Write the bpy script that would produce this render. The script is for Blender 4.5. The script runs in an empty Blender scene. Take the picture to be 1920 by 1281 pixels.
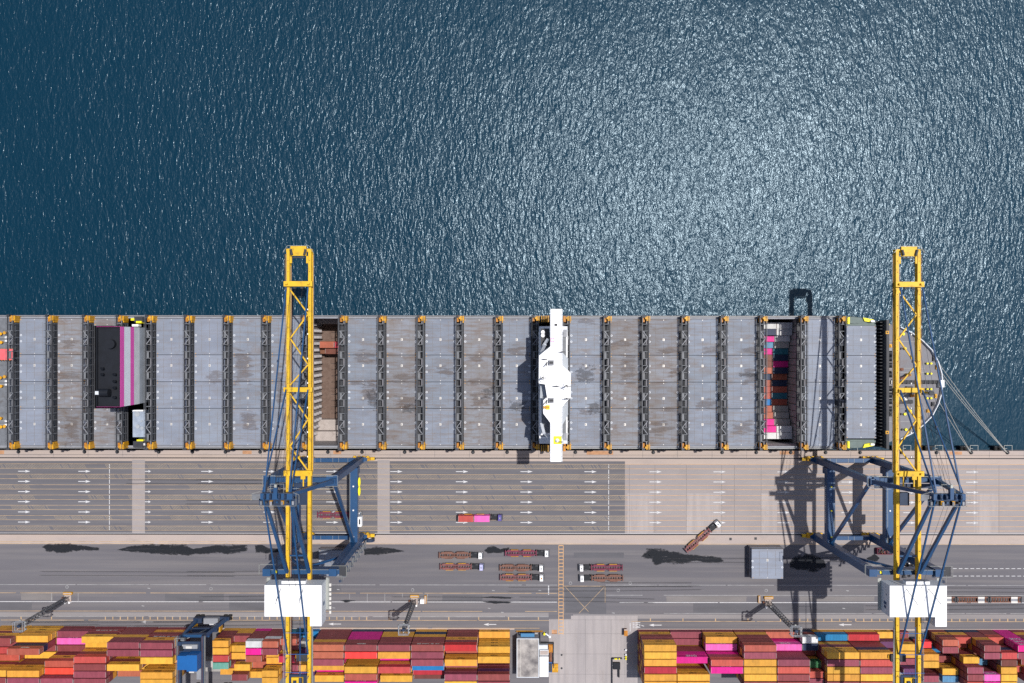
import bpy, bmesh, math, random
from mathutils import Vector, Matrix
random.seed(7)
R = math.radians
scene = bpy.context.scene
col = scene.collection
# ------------------------------------------------------------------ camera, sky, sun
D, F = 300.0, 1410.0                       # camera height (m), focal length in photo pixels
cam_d = bpy.data.cameras.new('camera'); cam = bpy.data.objects.new('camera', cam_d); col.objects.link(cam)
cam.location = (0, 0, D); cam.rotation_euler = (0, 0, R(0.05))
cam_d.sensor_width = 36.0; cam_d.lens = F / 1920 * 36.0; cam_d.clip_start = 1.0; cam_d.clip_end = 6000.0
scene.camera = cam
SX, SY = 0.282, 0.186                      # tan components of the sun's direction
sun_dir = Vector((SX, SY, 1)).normalized()
elev = math.asin(sun_dir.z); azim = math.atan2(sun_dir.x, sun_dir.y)
world = bpy.data.worlds.new('World'); scene.world = world; world.use_nodes = True
wn = world.node_tree.nodes; wl = world.node_tree.links
sky = wn.new('ShaderNodeTexSky'); sky.sky_type = 'NISHITA'; sky.sun_disc = False
sky.sun_elevation = elev; sky.sun_rotation = azim; sky.altitude = 10; sky.air_density = 1.0; sky.dust_density = 2.0
bg = wn['Background']; bg.inputs[1].default_value = 0.096
wl.new(sky.outputs[0], bg.inputs[0])
sd = bpy.data.lights.new('sun', 'SUN'); sd.energy = 4.4; sd.angle = R(0.5); sd.color = (1.0, 0.965, 0.91)
so = bpy.data.objects.new('sun', sd); col.objects.link(so)
so.rotation_euler = (-sun_dir).to_track_quat('-Z', 'Y').to_euler(); so.location = (100, 60, 400)
scene.view_settings.view_transform = 'Standard'; scene.view_settings.look = 'None'
scene.view_settings.gamma = 1; scene.view_settings.exposure = 0.0
scene.cycles.use_denoising = False
scene.cycles.max_bounces = 6; scene.cycles.sample_clamp_indirect = 4
try: scene.view_settings.use_curve_mapping = False
except Exception: pass

def P(px, py, z=0.0):
    k = (D - z) / F
    return ((px - 960) * k, (640.5 - py) * k)
def PX(px, z=0.0): return (px - 960) * (D - z) / F
def PY(py, z=0.0): return (640.5 - py) * (D - z) / F

# ------------------------------------------------------------------ materials
def nodes(m): return m.node_tree.nodes, m.node_tree.links
def mat(name, c, rough=0.6, metal=0.0, var=0.0, vscale=0.3, c2=None, dirt=0.0, dcol=(0.05,0.045,0.04), dscale=0.25,
        stretch=(1,1,1), objvar=0.0, streak=None, spec=0.3):
    """paint / metal / paving: base colour, slow colour variation, stains with a shape of their own, per-object variation"""
    m = bpy.data.materials.new(name); m.use_nodes = True
    n, l = nodes(m); b = n['Principled BSDF']
    b.inputs['Roughness'].default_value = rough; b.inputs['Metallic'].default_value = metal
    b.inputs['Specular IOR Level'].default_value = spec
    tc = n.new('ShaderNodeTexCoord'); mp = n.new('ShaderNodeMapping'); mp.inputs['Scale'].default_value = stretch
    l.new(tc.outputs['Object'], mp.inputs['Vector'])
    oi = n.new('ShaderNodeObjectInfo')
    ofs = n.new('ShaderNodeVectorMath'); ofs.operation = 'ADD'
    sc = n.new('ShaderNodeVectorMath'); sc.operation = 'SCALE'; sc.inputs['Scale'].default_value = 90.0
    cmb = n.new('ShaderNodeCombineXYZ'); l.new(oi.outputs['Random'], cmb.inputs[0]); l.new(oi.outputs['Random'], cmb.inputs[1])
    l.new(cmb.outputs[0], sc.inputs[0]); l.new(mp.outputs[0], ofs.inputs[0]); l.new(sc.outputs[0], ofs.inputs[1])
    cur = n.new('ShaderNodeRGB'); cur.outputs[0].default_value = (*c, 1); cur = cur.outputs[0]
    def noise(scale, detail=4, rough_=0.6):
        t = n.new('ShaderNodeTexNoise'); t.inputs['Scale'].default_value = scale
        t.inputs['Detail'].default_value = detail; t.inputs['Roughness'].default_value = rough_
        l.new(ofs.outputs[0], t.inputs['Vector']); return t.outputs['Fac']
    def ramp(x, a, b_):
        r = n.new('ShaderNodeMapRange'); r.inputs['From Min'].default_value = a; r.inputs['From Max'].default_value = b_
        l.new(x, r.inputs['Value']); return r.outputs[0]
    def mix(fac, a, bcol, k=1.0):
        mx = n.new('ShaderNodeMix'); mx.data_type = 'RGBA'
        if k != 1.0:
            q = n.new('ShaderNodeMath'); q.operation = 'MULTIPLY'; q.inputs[1].default_value = k; l.new(fac, q.inputs[0]); fac = q.outputs[0]
        l.new(fac, mx.inputs[0]); l.new(a, mx.inputs[6]); mx.inputs[7].default_value = (*bcol, 1); return mx.outputs[2]
    if c2 or var:
        cc = c2 or tuple(x * (1 - var) for x in c)
        cur = mix(ramp(noise(vscale), 0.35, 0.68), cur, cc)
    if dirt: cur = mix(ramp(noise(dscale, 6, 0.7), 0.54, 0.72), cur, dcol, dirt)
    if streak:
        mp2 = n.new('ShaderNodeMapping'); mp2.inputs['Scale'].default_value = streak[0]; l.new(tc.outputs['Object'], mp2.inputs['Vector'])
        t = n.new('ShaderNodeTexNoise'); t.inputs['Scale'].default_value = 1; t.inputs['Detail'].default_value = 5; l.new(mp2.outputs[0], t.inputs['Vector'])
        cur = mix(ramp(t.outputs['Fac'], 0.45, 0.7), cur, streak[1], streak[2])
    if objvar:
        hs = n.new('ShaderNodeHueSaturation'); r = n.new('ShaderNodeMapRange')
        r.inputs['To Min'].default_value = 1 - objvar; r.inputs['To Max'].default_value = 1 + objvar * 0.6
        l.new(oi.outputs['Random'], r.inputs['Value']); l.new(r.outputs[0], hs.inputs['Value'])
        r2 = n.new('ShaderNodeMapRange'); r2.inputs['To Min'].default_value = 0.5 - objvar * 0.05; r2.inputs['To Max'].default_value = 0.5 + objvar * 0.05
        sn = n.new('ShaderNodeMath'); sn.operation = 'PINGPONG'; sn.inputs[1].default_value = 0.13
        l.new(oi.outputs['Random'], sn.inputs[0]); mm = n.new('ShaderNodeMath'); mm.operation = 'DIVIDE'; mm.inputs[1].default_value = 0.13
        l.new(sn.outputs[0], mm.inputs[0]); l.new(mm.outputs[0], r2.inputs['Value']); l.new(r2.outputs[0], hs.inputs['Hue'])
        l.new(cur, hs.inputs['Color']); cur = hs.outputs[0]
    l.new(cur, b.inputs['Base Color'])
    return m

CC = {  # container colours (albedo)
 'Y': ('yellow', (0.71, 0.355, 0.048)), 'R': ('maroon', (0.255, 0.056, 0.058)), 'V': ('plum red', (0.27, 0.060, 0.085)),
 'O': ('rust orange', (0.41, 0.105, 0.066)), 'C': ('coral red', (0.48, 0.078, 0.062)), 'S': ('bright red', (0.78, 0.045, 0.045)),
 'K': ('crimson', (0.46, 0.025, 0.045)), 'M': ('hot magenta', (0.66, 0.010, 0.24)), 'm': ('pale pink', (0.72, 0.12, 0.42)),
 'B': ('bright blue', (0.01, 0.17, 0.42)), 'b': ('sky blue', (0.10, 0.26, 0.42)), 'N': ('navy blue', (0.02, 0.035, 0.085)),
 'W': ('white', (0.66, 0.66, 0.67)), 'w': ('pale grey', (0.42, 0.40, 0.38)), 'T': ('sea green', (0.12, 0.30, 0.25)), 'G': ('green', (0.03, 0.15, 0.05)),
 'P': ('purple', (0.13, 0.04, 0.12)), 'Q': ('teal', (0.03, 0.17, 0.24)), 'X': ('brown', (0.16, 0.05, 0.035)),
}
CM = {k: mat('paint_' + v[0].replace(' ', '_'), v[1], rough=0.55, var=0.22, vscale=0.35, dirt=0.45, dcol=tuple(x*0.45+0.02 for x in v[1]), dscale=0.42, objvar=0.15, stretch=(1.6,0.7,1)) for k, v in CC.items()}
M = {}
M['casting'] = mat('pale_steel', (0.62, 0.60, 0.57), 0.5, 0.2)
M['cornersteel'] = mat('worn_corner_steel', (0.40, 0.34, 0.33), 0.6)
M['logo_dark'] = mat('dark_lettering', (0.05, 0.035, 0.02), 0.7)
M['logo_pale'] = mat('pale_lettering', (0.62, 0.50, 0.58), 0.7)
M['white'] = mat('white_paint', (0.86, 0.86, 0.87), 0.5, var=0.05, vscale=0.2)
M['offwhite'] = mat('weathered_white_paint', (0.62, 0.65, 0.70), 0.5, var=0.12, vscale=0.3)
M['yellow'] = mat('crane_yellow_paint', (0.74, 0.45, 0.022), 0.5, var=0.22, vscale=0.25, dirt=0.65, dcol=(0.26, 0.16, 0.04), dscale=0.5)
M['blue'] = mat('crane_blue_paint', (0.015, 0.068, 0.175), 0.38, var=0.25, vscale=0.12, dirt=0.25, dcol=(0.02, 0.05, 0.10), dscale=0.3, spec=0.5)
M['dkblue'] = mat('dark_blue_steel', (0.022, 0.040, 0.085), 0.5, var=0.3, vscale=0.4)
M['rtgblue'] = mat('yard_crane_blue', (0.012, 0.105, 0.33), 0.45, var=0.1)
M['rail_steel'] = mat('galvanised_railing', (0.34, 0.35, 0.33), 0.5, 0.3)
M['dark'] = mat('dark_steel', (0.045, 0.047, 0.055), 0.55, var=0.3, vscale=0.5)
M['black'] = mat('black_steel', (0.010, 0.012, 0.018), 0.5, var=0.3, vscale=0.4)
M['grey'] = mat('grey_steel', (0.17, 0.18, 0.20), 0.55, var=0.3, vscale=0.5, dirt=0.4, dcol=(0.10, 0.07, 0.05))
M['midgrey'] = mat('mid_grey_steel', (0.27, 0.28, 0.31), 0.55, var=0.2, vscale=0.5)
M['orange'] = mat('safety_orange', (0.50, 0.20, 0.025), 0.5, var=0.35, vscale=0.8)
M['foot_yellow'] = mat('weathered_yellow', (0.72, 0.36, 0.02), 0.5, var=0.5, vscale=0.6, dirt=0.5, dcol=(0.15, 0.07, 0.02), dscale=0.8)
M['hatch'] = [
 mat('hatch_paint_blue_grey', (0.215, 0.245, 0.305), 0.65, c2=(0.170, 0.192, 0.24), vscale=0.13, dirt=0.65, dcol=(0.17, 0.125, 0.10), dscale=0.14, stretch=(1, 2.0, 1), streak=((0.10, 1.1, 1), (0.17, 0.14, 0.125), 0.55), objvar=0.09),
 mat('hatch_paint_rusty', (0.208, 0.224, 0.262), 0.7, c2=(0.180, 0.170, 0.172), vscale=0.20, dirt=0.85, dcol=(0.125, 0.085, 0.065), dscale=0.17, stretch=(1, 2.2, 1), streak=((0.12, 1.2, 1), (0.155, 0.115, 0.095), 0.75), objvar=0.13),
 mat('hatch_paint_clean', (0.235, 0.265, 0.33), 0.6, c2=(0.195, 0.222, 0.28), vscale=0.10, dirt=0.40, dcol=(0.185, 0.16, 0.15), dscale=0.12, stretch=(1, 1.8, 1), streak=((0.1, 0.9, 1), (0.19, 0.185, 0.20), 0.45), objvar=0.07)]
M['deck'] = mat('ship_deck_paint', (0.20, 0.20, 0.225), 0.65, c2=(0.165, 0.16, 0.175), vscale=0.2, dirt=0.4, dcol=(0.16, 0.10, 0.07), dscale=0.3)
M['greendeck'] = mat('green_deck_paint', (0.13, 0.17, 0.165), 0.6, var=0.2, vscale=0.4)
M['hull'] = mat('hull_paint', (0.022, 0.020, 0.026), 0.4, var=0.3, vscale=0.1)
M['holdgrey'] = mat('hold_wall_paint', (0.36, 0.34, 0.35), 0.6, var=0.25, vscale=0.3, dirt=0.5, dcol=(0.2, 0.15, 0.12))
M['holdfloor'] = mat('hold_floor_rust', (0.165, 0.115, 0.095), 0.8, c2=(0.11, 0.07, 0.055), vscale=0.5, dirt=0.5, dcol=(0.09, 0.06, 0.05))
M['holdstep'] = mat('hold_step_paint', (0.42, 0.37, 0.35), 0.7, var=0.2, vscale=0.5, dirt=0.4, dcol=(0.25, 0.18, 0.15))
M['rust'] = mat('rusty_steel', (0.20, 0.085, 0.05), 0.8, var=0.35, vscale=0.8)
M['walk'] = mat('orange_walkway_paint', (0.60, 0.36, 0.18), 0.8, var=0.25, vscale=0.4)
M['rustline'] = mat('rust_stained_seam', (0.165, 0.125, 0.095), 0.8, c2=(0.19, 0.19, 0.20), vscale=0.5)
M['darkstain'] = mat('dark_scorch', (0.06, 0.055, 0.06), 0.85)
M['hatchyellow'] = mat('worn_hatching_paint', (0.37, 0.30, 0.215), 0.8, var=0.3, vscale=0.2)
M['funnel_pink'] = mat('funnel_pink_paint', (0.80, 0.10, 0.46), 0.5, var=0.1, vscale=0.3)
M['funnel_white'] = mat('funnel_pale_paint', (0.82, 0.85, 0.92), 0.5, var=0.12, vscale=0.3)
M['funnel_pale'] = mat('funnel_light_grey_paint', (0.66, 0.68, 0.70), 0.5, var=0.15, vscale=0.3)
M['funnel_grey'] = mat('funnel_grey_paint', (0.36, 0.39, 0.43), 0.5, var=0.2, vscale=0.3)
M['casingblue'] = mat('pale_blue_deck_paint', (0.33, 0.385, 0.47), 0.6, c2=(0.22, 0.26, 0.33), vscale=0.5)
M['glass'] = mat('tinted_glass', (0.05, 0.09, 0.14), 0.15, spec=0.5)
M['vivid_yellow'] = mat('bright_yellow_paint', (0.85, 0.75, 0.02), 0.5)
M['rope'] = mat('mooring_rope', (0.42, 0.41, 0.38), 0.8)
M['rubber'] = mat('black_rubber', (0.02, 0.02, 0.02), 0.8)
M['lane_white'] = mat('white_road_paint', (0.62, 0.62, 0.64), 0.7, var=0.25, vscale=1.5)
M['lane_thin'] = mat('worn_white_road_paint', (0.36, 0.36, 0.37), 0.7, var=0.35, vscale=0.4)
M['lane_yellow'] = mat('worn_yellow_road_paint', (0.52, 0.365, 0.215), 0.75, var=0.40, vscale=0.25)
M['tray'] = [mat('chassis_rust_brown', (0.205, 0.100, 0.075), 0.7, var=0.3, vscale=0.6), mat('chassis_rose', (0.22, 0.085, 0.085), 0.7, var=0.3, vscale=0.6),
             mat('chassis_purple_red', (0.18, 0.032, 0.065), 0.6, var=0.3, vscale=0.6)]
M['purplecab'] = mat('purple_cab_paint', (0.10, 0.08, 0.30), 0.4)
M['lilaccab'] = mat('pale_lilac_cab_paint', (0.45, 0.45, 0.72), 0.4)
M['concrete'] = mat('quay_concrete', (0.42, 0.345, 0.305), 0.85, c2=(0.36, 0.305, 0.29), vscale=0.07, dirt=0.35, dcol=(0.22, 0.19, 0.17), dscale=0.18,
                    stretch=(0.5, 1.6, 1), streak=((0.012, 0.5, 1), (0.42, 0.33, 0.27), 0.5))
M['concrete_lane'] = mat('apron_concrete', (0.315, 0.283, 0.278), 0.85, c2=(0.262, 0.238, 0.242), vscale=0.05, dirt=0.35, dcol=(0.20, 0.18, 0.18), dscale=0.12,
                    stretch=(0.6, 1.2, 1), streak=((0.02, 0.45, 1), (0.27, 0.242, 0.248), 0.7))
M['entry'] = mat('entry_lane_concrete', (0.37, 0.335, 0.33), 0.85, c2=(0.31, 0.282, 0.285), vscale=0.09, dirt=0.4, dcol=(0.20, 0.17, 0.155), dscale=0.15,
                    stretch=(1.6, 0.5, 1), streak=((0.6, 0.02, 1), (0.26, 0.24, 0.245), 0.6))
M['asphalt'] = mat('lane_asphalt', (0.130, 0.127, 0.143), 0.85, c2=(0.110, 0.107, 0.122), vscale=0.05, dirt=0.3, dcol=(0.10, 0.098, 0.11), dscale=0.25,
                    stretch=(0.25, 1.6, 1), streak=((0.015, 0.6, 1), (0.185, 0.175, 0.178), 0.5))
M['asphalt2'] = mat('yard_road_asphalt', (0.138, 0.132, 0.147), 0.85, c2=(0.112, 0.108, 0.122), vscale=0.035, dirt=0.35, dcol=(0.105, 0.10, 0.112), dscale=0.2,
                    stretch=(0.25, 1.4, 1), streak=((0.012, 0.5, 1), (0.20, 0.185, 0.185), 0.5))
M['asphalt_pale'] = mat('pale_road_strip', (0.25, 0.232, 0.235), 0.85, c2=(0.21, 0.198, 0.205), vscale=0.1, dirt=0.3, dcol=(0.15, 0.14, 0.15), dscale=0.3, stretch=(0.2, 1.5, 1))
M['wet'] = mat('wet_asphalt', (0.022, 0.024, 0.029), 0.8, var=0.35, vscale=0.3, spec=0.1)
M['roof_stained'] = mat('stained_flat_roof', (0.42, 0.39, 0.37), 0.85, c2=(0.13, 0.12, 0.125), vscale=0.22, dirt=0.3, dcol=(0.12, 0.11, 0.11), dscale=0.5)
M['orange_stain'] = mat('orange_tinted_concrete', (0.50, 0.27, 0.15), 0.85, var=0.3, vscale=0.5)

def water_mat():
    m = bpy.data.materials.new('sea_water'); m.use_nodes = True
    n, l = nodes(m); b = n['Principled BSDF']; b2 = n.new('ShaderNodeBsdfPrincipled')
    for q_, rg in ((b, 0.16), (b2, 0.42)):       # capillary ripples too small to see are carried by two facet roughnesses
        q_.inputs['Base Color'].default_value = (0.0010, 0.0235, 0.047, 1); q_.inputs['Specular Tint'].default_value = (0.68, 0.86, 1.0, 1)
        q_.inputs['Roughness'].default_value = rg; q_.inputs['IOR'].default_value = 1.333; q_.inputs['Specular IOR Level'].default_value = 0.62
    tc = n.new('ShaderNodeTexCoord')
    def noise(scale, rot, st, det, ofs, dist=0.4):
        mp = n.new('ShaderNodeMapping'); mp.inputs['Rotation'].default_value = (0, 0, R(rot)); mp.inputs['Scale'].default_value = st
        mp.inputs['Location'].default_value = ofs
        l.new(tc.outputs['Object'], mp.inputs['Vector'])
        t = n.new('ShaderNodeTexNoise'); t.inputs['Scale'].default_value = scale; t.inputs['Detail'].default_value = det
        t.inputs['Roughness'].default_value = 0.55; t.inputs['Distortion'].default_value = dist
        l.new(mp.outputs[0], t.inputs['Vector']); return t
    def layer(scale, rot, st, amp, det=2.0, ofs=(0,0,0)):
        t = noise(scale, rot, st, det, ofs)
        s = n.new('ShaderNodeVectorMath'); s.operation = 'SUBTRACT'; s.inputs[1].default_value = (0.5, 0.5, 0.5)
        l.new(t.outputs['Color'], s.inputs[0])
        q = n.new('ShaderNodeVectorMath'); q.operation = 'MULTIPLY'; q.inputs[1].default_value = (amp[0], amp[1], 0)
        l.new(s.outputs[0], q.inputs[0]); return q.outputs[0]
    def add(a, c):
        v = n.new('ShaderNodeVectorMath'); v.operation = 'ADD'; l.new(a, v.inputs[0]); l.new(c, v.inputs[1]); return v.outputs[0]
    W = WATER
    s = layer(*W[0])
    for w_ in W[1:]: s = add(s, layer(*w_))
    g = noise(0.012, 25, (1, 0.6, 1), 3, (3, 8, 1)); mr = n.new('ShaderNodeMapRange')   # gusts: calmer and rougher patches
    mr.inputs['From Min'].default_value = 0.33; mr.inputs['From Max'].default_value = 0.67; mr.inputs['To Min'].default_value = 0.78; mr.inputs['To Max'].default_value = 1.18
    l.new(g.outputs['Fac'], mr.inputs['Value'])
    sx_ = n.new('ShaderNodeSeparateXYZ'); l.new(tc.outputs['Object'], sx_.inputs[0])          # calmer water in the lee of the quay wall
    le = n.new('ShaderNodeMapRange'); le.inputs['From Min'].default_value = -43; le.inputs['From Max'].default_value = 2; le.inputs['To Min'].default_value = 0.40; le.inputs['To Max'].default_value = 1.0
    l.new(sx_.outputs[1], le.inputs['Value']); ml = n.new('ShaderNodeMath'); ml.operation = 'MULTIPLY'; l.new(mr.outputs[0], ml.inputs[0]); l.new(le.outputs[0], ml.inputs[1])
    sc_ = n.new('ShaderNodeVectorMath'); sc_.operation = 'SCALE'; l.new(s, sc_.inputs[0]); l.new(ml.outputs[0], sc_.inputs['Scale'])
    up = n.new('ShaderNodeVectorMath'); up.operation = 'ADD'; up.inputs[1].default_value = (0, 0, 1); l.new(sc_.outputs[0], up.inputs[0])
    nm = n.new('ShaderNodeVectorMath'); nm.operation = 'NORMALIZE'; l.new(up.outputs[0], nm.inputs[0])
    # wind waves as a height field: two crossing trains with long crests running roughly north-south
    h1 = noise(0.55, -14, (1.0, 0.38, 1), 1.5, (0, 0, 0), 0.8); h2 = noise(0.85, 20, (1.0, 0.45, 1), 1.5, (7, 3, 0), 0.8)
    hm_ = n.new('ShaderNodeMath'); hm_.operation = 'MULTIPLY_ADD'; hm_.inputs[1].default_value = 0.65; l.new(h2.outputs['Fac'], hm_.inputs[0]); l.new(h1.outputs['Fac'], hm_.inputs[2])
    hh_ = n.new('ShaderNodeMath'); hh_.operation = 'MULTIPLY'; l.new(hm_.outputs[0], hh_.inputs[0]); l.new(le.outputs[0], hh_.inputs[1])
    bp = n.new('ShaderNodeBump'); bp.inputs['Strength'].default_value = 1.0; bp.inputs['Distance'].default_value = 0.34
    l.new(hh_.outputs[0], bp.inputs['Height']); l.new(nm.outputs[0], bp.inputs['Normal'])
    l.new(bp.outputs[0], b.inputs['Normal']); l.new(bp.outputs[0], b2.inputs['Normal'])
    mx = n.new('ShaderNodeMixShader'); mx.inputs[0].default_value = 0.56
    l.new(b.outputs[0], mx.inputs[1]); l.new(b2.outputs[0], mx.inputs[2]); l.new(mx.outputs[0], n['Material Output'].inputs['Surface'])
    return m
WATER = [  # scale, rotation, stretch, slope amplitude (x, y), detail, offset
 (3.0, -6, (1.0, 0.55, 1), (0.42, 0.40), 2.0, (31, 7, 2)),       # short chop
 (7.5, 5, (1.0, 0.7, 1), (0.45, 0.45), 1.0, (9, 3, 8)),          # ripples
 (0.16, -22, (1.0, 0.35, 1), (0.14, 0.08), 2.0, (5, 60, 4)),     # low swell
]
M['water'] = water_mat()

# ------------------------------------------------------------------ mesh helpers
class MB:
    def __init__(s): s.v = []; s.f = []; s.m = []; s.mats = []
    def mi(s, m):
        if m not in s.mats: s.mats.append(m)
        return s.mats.index(m)
    def quad(s, pts, m):
        b = len(s.v); s.v += [tuple(p) for p in pts]; s.f.append(tuple(range(b, b + len(pts)))); s.m.append(s.mi(m))
    def hexa(s, p, m):  # p: 4 bottom (ccw) + 4 top
        b = len(s.v); s.v += [tuple(q) for q in p]; k = s.mi(m)
        for f in ((3,2,1,0),(4,5,6,7),(0,1,5,4),(1,2,6,5),(2,3,7,6),(3,0,4,7)):
            s.f.append(tuple(b + i for i in f)); s.m.append(k)
    def box(s, x0, x1, y0, y1, z0, z1, m):
        if x0 > x1: x0, x1 = x1, x0
        if y0 > y1: y0, y1 = y1, y0
        if z0 > z1: z0, z1 = z1, z0
        s.hexa([(x0,y0,z0),(x1,y0,z0),(x1,y1,z0),(x0,y1,z0),(x0,y0,z1),(x1,y0,z1),(x1,y1,z1),(x0,y1,z1)], m)
    def beam(s, a, b, w, h, m, w2=None, h2=None):
        a = Vector(a); b = Vector(b); d = (b - a).normalized()
        up = Vector((0,0,1)) if abs(d.z) < 0.95 else Vector((0,1,0))
        sd_ = d.cross(up).normalized(); u = sd_.cross(d).normalized()
        w2 = w if w2 is None else w2; h2 = h if h2 is None else h2
        def ring(c, ww, hh): return [c - sd_*ww/2 - u*hh/2, c + sd_*ww/2 - u*hh/2, c + sd_*ww/2 + u*hh/2, c - sd_*ww/2 + u*hh/2]
        r0 = ring(a, w, h); r1 = ring(b, w2, h2)
        base = len(s.v); s.v += [tuple(q) for q in r0 + r1]; k = s.mi(m)
        for f in ((3,2,1,0),(4,5,6,7),(0,1,5,4),(1,2,6,5),(2,3,7,6),(3,0,4,7)):
            s.f.append(tuple(base + i for i in f[::-1])); s.m.append(k)
    def tube(s, pts, r, m, seg=8, r2=None):
        k = s.mi(m); base = len(s.v); n_ = len(pts); pts = [Vector(p) for p in pts]
        for i, p in enumerate(pts):
            d = (pts[min(i+1, n_-1)] - pts[max(i-1, 0)]).normalized()
            up = Vector((0,0,1)) if abs(d.z) < 0.95 else Vector((0,1,0))
            a = d.cross(up).normalized(); b = a.cross(d).normalized()
            rr = r if r2 is None else r + (r2 - r) * i / (n_-1)
            for j in range(seg):
                t = 2*math.pi*j/seg; s.v.append(tuple(p + a*math.cos(t)*rr + b*math.sin(t)*rr))
        for i in range(n_-1):
            for j in range(seg):
                s.f.append((base+i*seg+j, base+i*seg+(j+1)%seg, base+(i+1)*seg+(j+1)%seg, base+(i+1)*seg+j)); s.m.append(k)
        s.f.append(tuple(base+j for j in range(seg))[::-1]); s.m.append(k)
        s.f.append(tuple(base+(n_-1)*seg+j for j in range(seg))); s.m.append(k)
    def cyl(s, x, y, z0, z1, r, m, seg=12, r2=None): s.tube([(x,y,z0),(x,y,z1)], r, m, seg, r2)
    def prism(s, poly, z0, z1, m, mtop=None):
        n_ = len(poly); base = len(s.v); k = s.mi(m); kt = s.mi(mtop or m)
        s.v += [(p[0], p[1], z0) for p in poly] + [(p[0], p[1], z1) for p in poly]
        ar = sum(poly[i][0]*poly[(i+1)%n_][1] - poly[(i+1)%n_][0]*poly[i][1] for i in range(n_))
        top = tuple(range(base+n_, base+2*n_)); bot = tuple(range(base, base+n_))[::-1]
        if ar < 0: top = top[::-1]; bot = bot[::-1]
        s.f += [top, bot]; s.m += [kt, k]
        for i in range(n_):
            j = (i+1) % n_; f = (base+i, base+j, base+n_+j, base+n_+i)
            s.f.append(f if ar > 0 else f[::-1]); s.m.append(k)
    def rail(s, pts, h=1.05, m=None, step=2.0, r=0.035):
        m = m or M['rail_steel']
        for a, b in zip(pts[:-1], pts[1:]):
            a = Vector(a); b = Vector(b); L = (b-a).length
            for zz in (h, h*0.5): s.beam(a + Vector((0,0,zz)), b + Vector((0,0,zz)), r*2, r*2, m)
            n_ = max(1, int(L/step))
            for i in range(n_+1):
                p = a + (b-a)*i/n_; s.beam(p, p + Vector((0,0,h)), r*2, r*2, m)
    def build(s, name, parent=None, loc=None, smooth=False):
        me = bpy.data.meshes.new(name); me.from_pydata(s.v, [], s.f); me.update()
        for m in s.mats: me.materials.append(m)
        me.polygons.foreach_set('material_index', s.m)
        if smooth: me.polygons.foreach_set('use_smooth', [True]*len(s.f))
        me.update()
        o = bpy.data.objects.new(name, me); col.objects.link(o)
        if parent: o.parent = parent
        if loc: o.location = loc
        return o
LABELS = set()
def tag(o, label=None, cat=None, group=None, kind=None):
    if label:
        nw = len(label.split())
        if not 4 <= nw <= 16: print('LABEL WORDS', nw, label)
        if label in LABELS: print('DUPLICATE LABEL', label)
        LABELS.add(label); o['label'] = label
    if cat: o['category'] = cat
    if group: o['group'] = group
    if kind: o['kind'] = kind
    return o
def thing(name, label, cat, loc=(0,0,0), rz=0, group=None):
    o = bpy.data.objects.new(name, None); col.objects.link(o); o.location = loc; o.rotation_euler = (0,0,rz); o.empty_display_size = 0.5
    return tag(o, label, cat, group)
KIDS = {}
def copy_tree(o, parent=None):
    c = o.copy(); col.objects.link(c); c.parent = parent
    for k in ('label',):
        if parent is None and k in c: del c[k]
    for ch in [q for q in bpy.data.objects if q.parent == o]: copy_tree(ch, c)
    return c
def struct(name, mb, **k):
    o = mb.build(name); o['kind'] = 'structure'; return o
def text_mesh(name, s_, size, m, ext=0.01):
    cu = bpy.data.curves.new(name, 'FONT'); cu.body = s_; cu.size = size; cu.align_x = 'CENTER'; cu.align_y = 'CENTER'; cu.extrude = ext; cu.resolution_u = 2; cu.offset = 0.02
    o = bpy.data.objects.new(name, cu); me = bpy.data.meshes.new_from_object(o); me.name = name
    bpy.data.objects.remove(o); me.materials.clear(); me.materials.append(m); return me

# ------------------------------------------------------------------ setting: water and quay
w = MB()
wy0, wy1 = PY(717, 16)-22.5, PY(717, 16)+22.5      # the water stops at the plating inside the moored hull
w.quad([(-1800,wy1,-3),(1800,wy1,-3),(1800,2200,-3),(-1800,2200,-3)], M['water']); w.quad([(-1800,-60,-3),(1800,-60,-3),(1800,wy0,-3),(-1800,wy0,-3)], M['water'])
w.quad([(112,wy0,-3),(1800,wy0,-3),(1800,wy1,-3),(112,wy1,-3)], M['water']); w.quad([(-1800,wy0,-3),(-325,wy0,-3),(-325,wy1,-3),(-1800,wy1,-3)], M['water'])
struct('water', w)
YQ = PY(845)
q = MB(); q.box(-1800, 1800, -1800, YQ, -14, 0, M['concrete'])
struct('quay', q)
z1, z2, z3, z4 = 0.004, 0.008, 0.012, 0.016
Yr1, Yr2 = PY(859.2), PY(1002.0)            # crane rails
a = MB()
xe = PX(1172)
for x0, x1 in ((-400, PX(248)), (PX(272), PX(708)), (PX(731), xe)):
    a.quad([(x0, PY(1000),z1),(x1, PY(1000),z1),(x1, PY(865),z1),(x0, PY(865),z1)], M['asphalt'])
struct('lane_asphalt', a)
a = MB()
a.quad([(xe, PY(1000),z1),(400, PY(1000),z1),(400, PY(871),z1),(xe, PY(871),z1)], M['concrete_lane'])
for x0, x1 in ((PX(248), PX(272)), (PX(708), PX(731))):
    a.quad([(x0, PY(1000),z1),(x1, PY(1000),z1),(x1, PY(863),z1),(x0, PY(863),z1)], M['concrete_lane'])
struct('apron_concrete', a)
a = MB()
a.quad([(-400,-420,z1),(400,-420,z1),(400,PY(1021),z1),(-400,PY(1021),z1)], M['asphalt2'])
struct('yard_road', a)
a = MB()
def strip(mb, x0, x1, y0, y1, z, m): mb.quad([(PX(x0),PY(y1),z),(PX(x1),PY(y1),z),(PX(x1),PY(y0),z),(PX(x0),PY(y0),z)], m)
strip(a, -300, 1029, 1149, 1156, z2, M['asphalt_pale']); strip(a, 1075, 2300, 1152, 1160, z2, M['asphalt_pale'])
struct('pale_road_strip', a)
a = MB()
xs = [1030, 1046, 1080, 1098, 1130, 1146, 1180]
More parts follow.
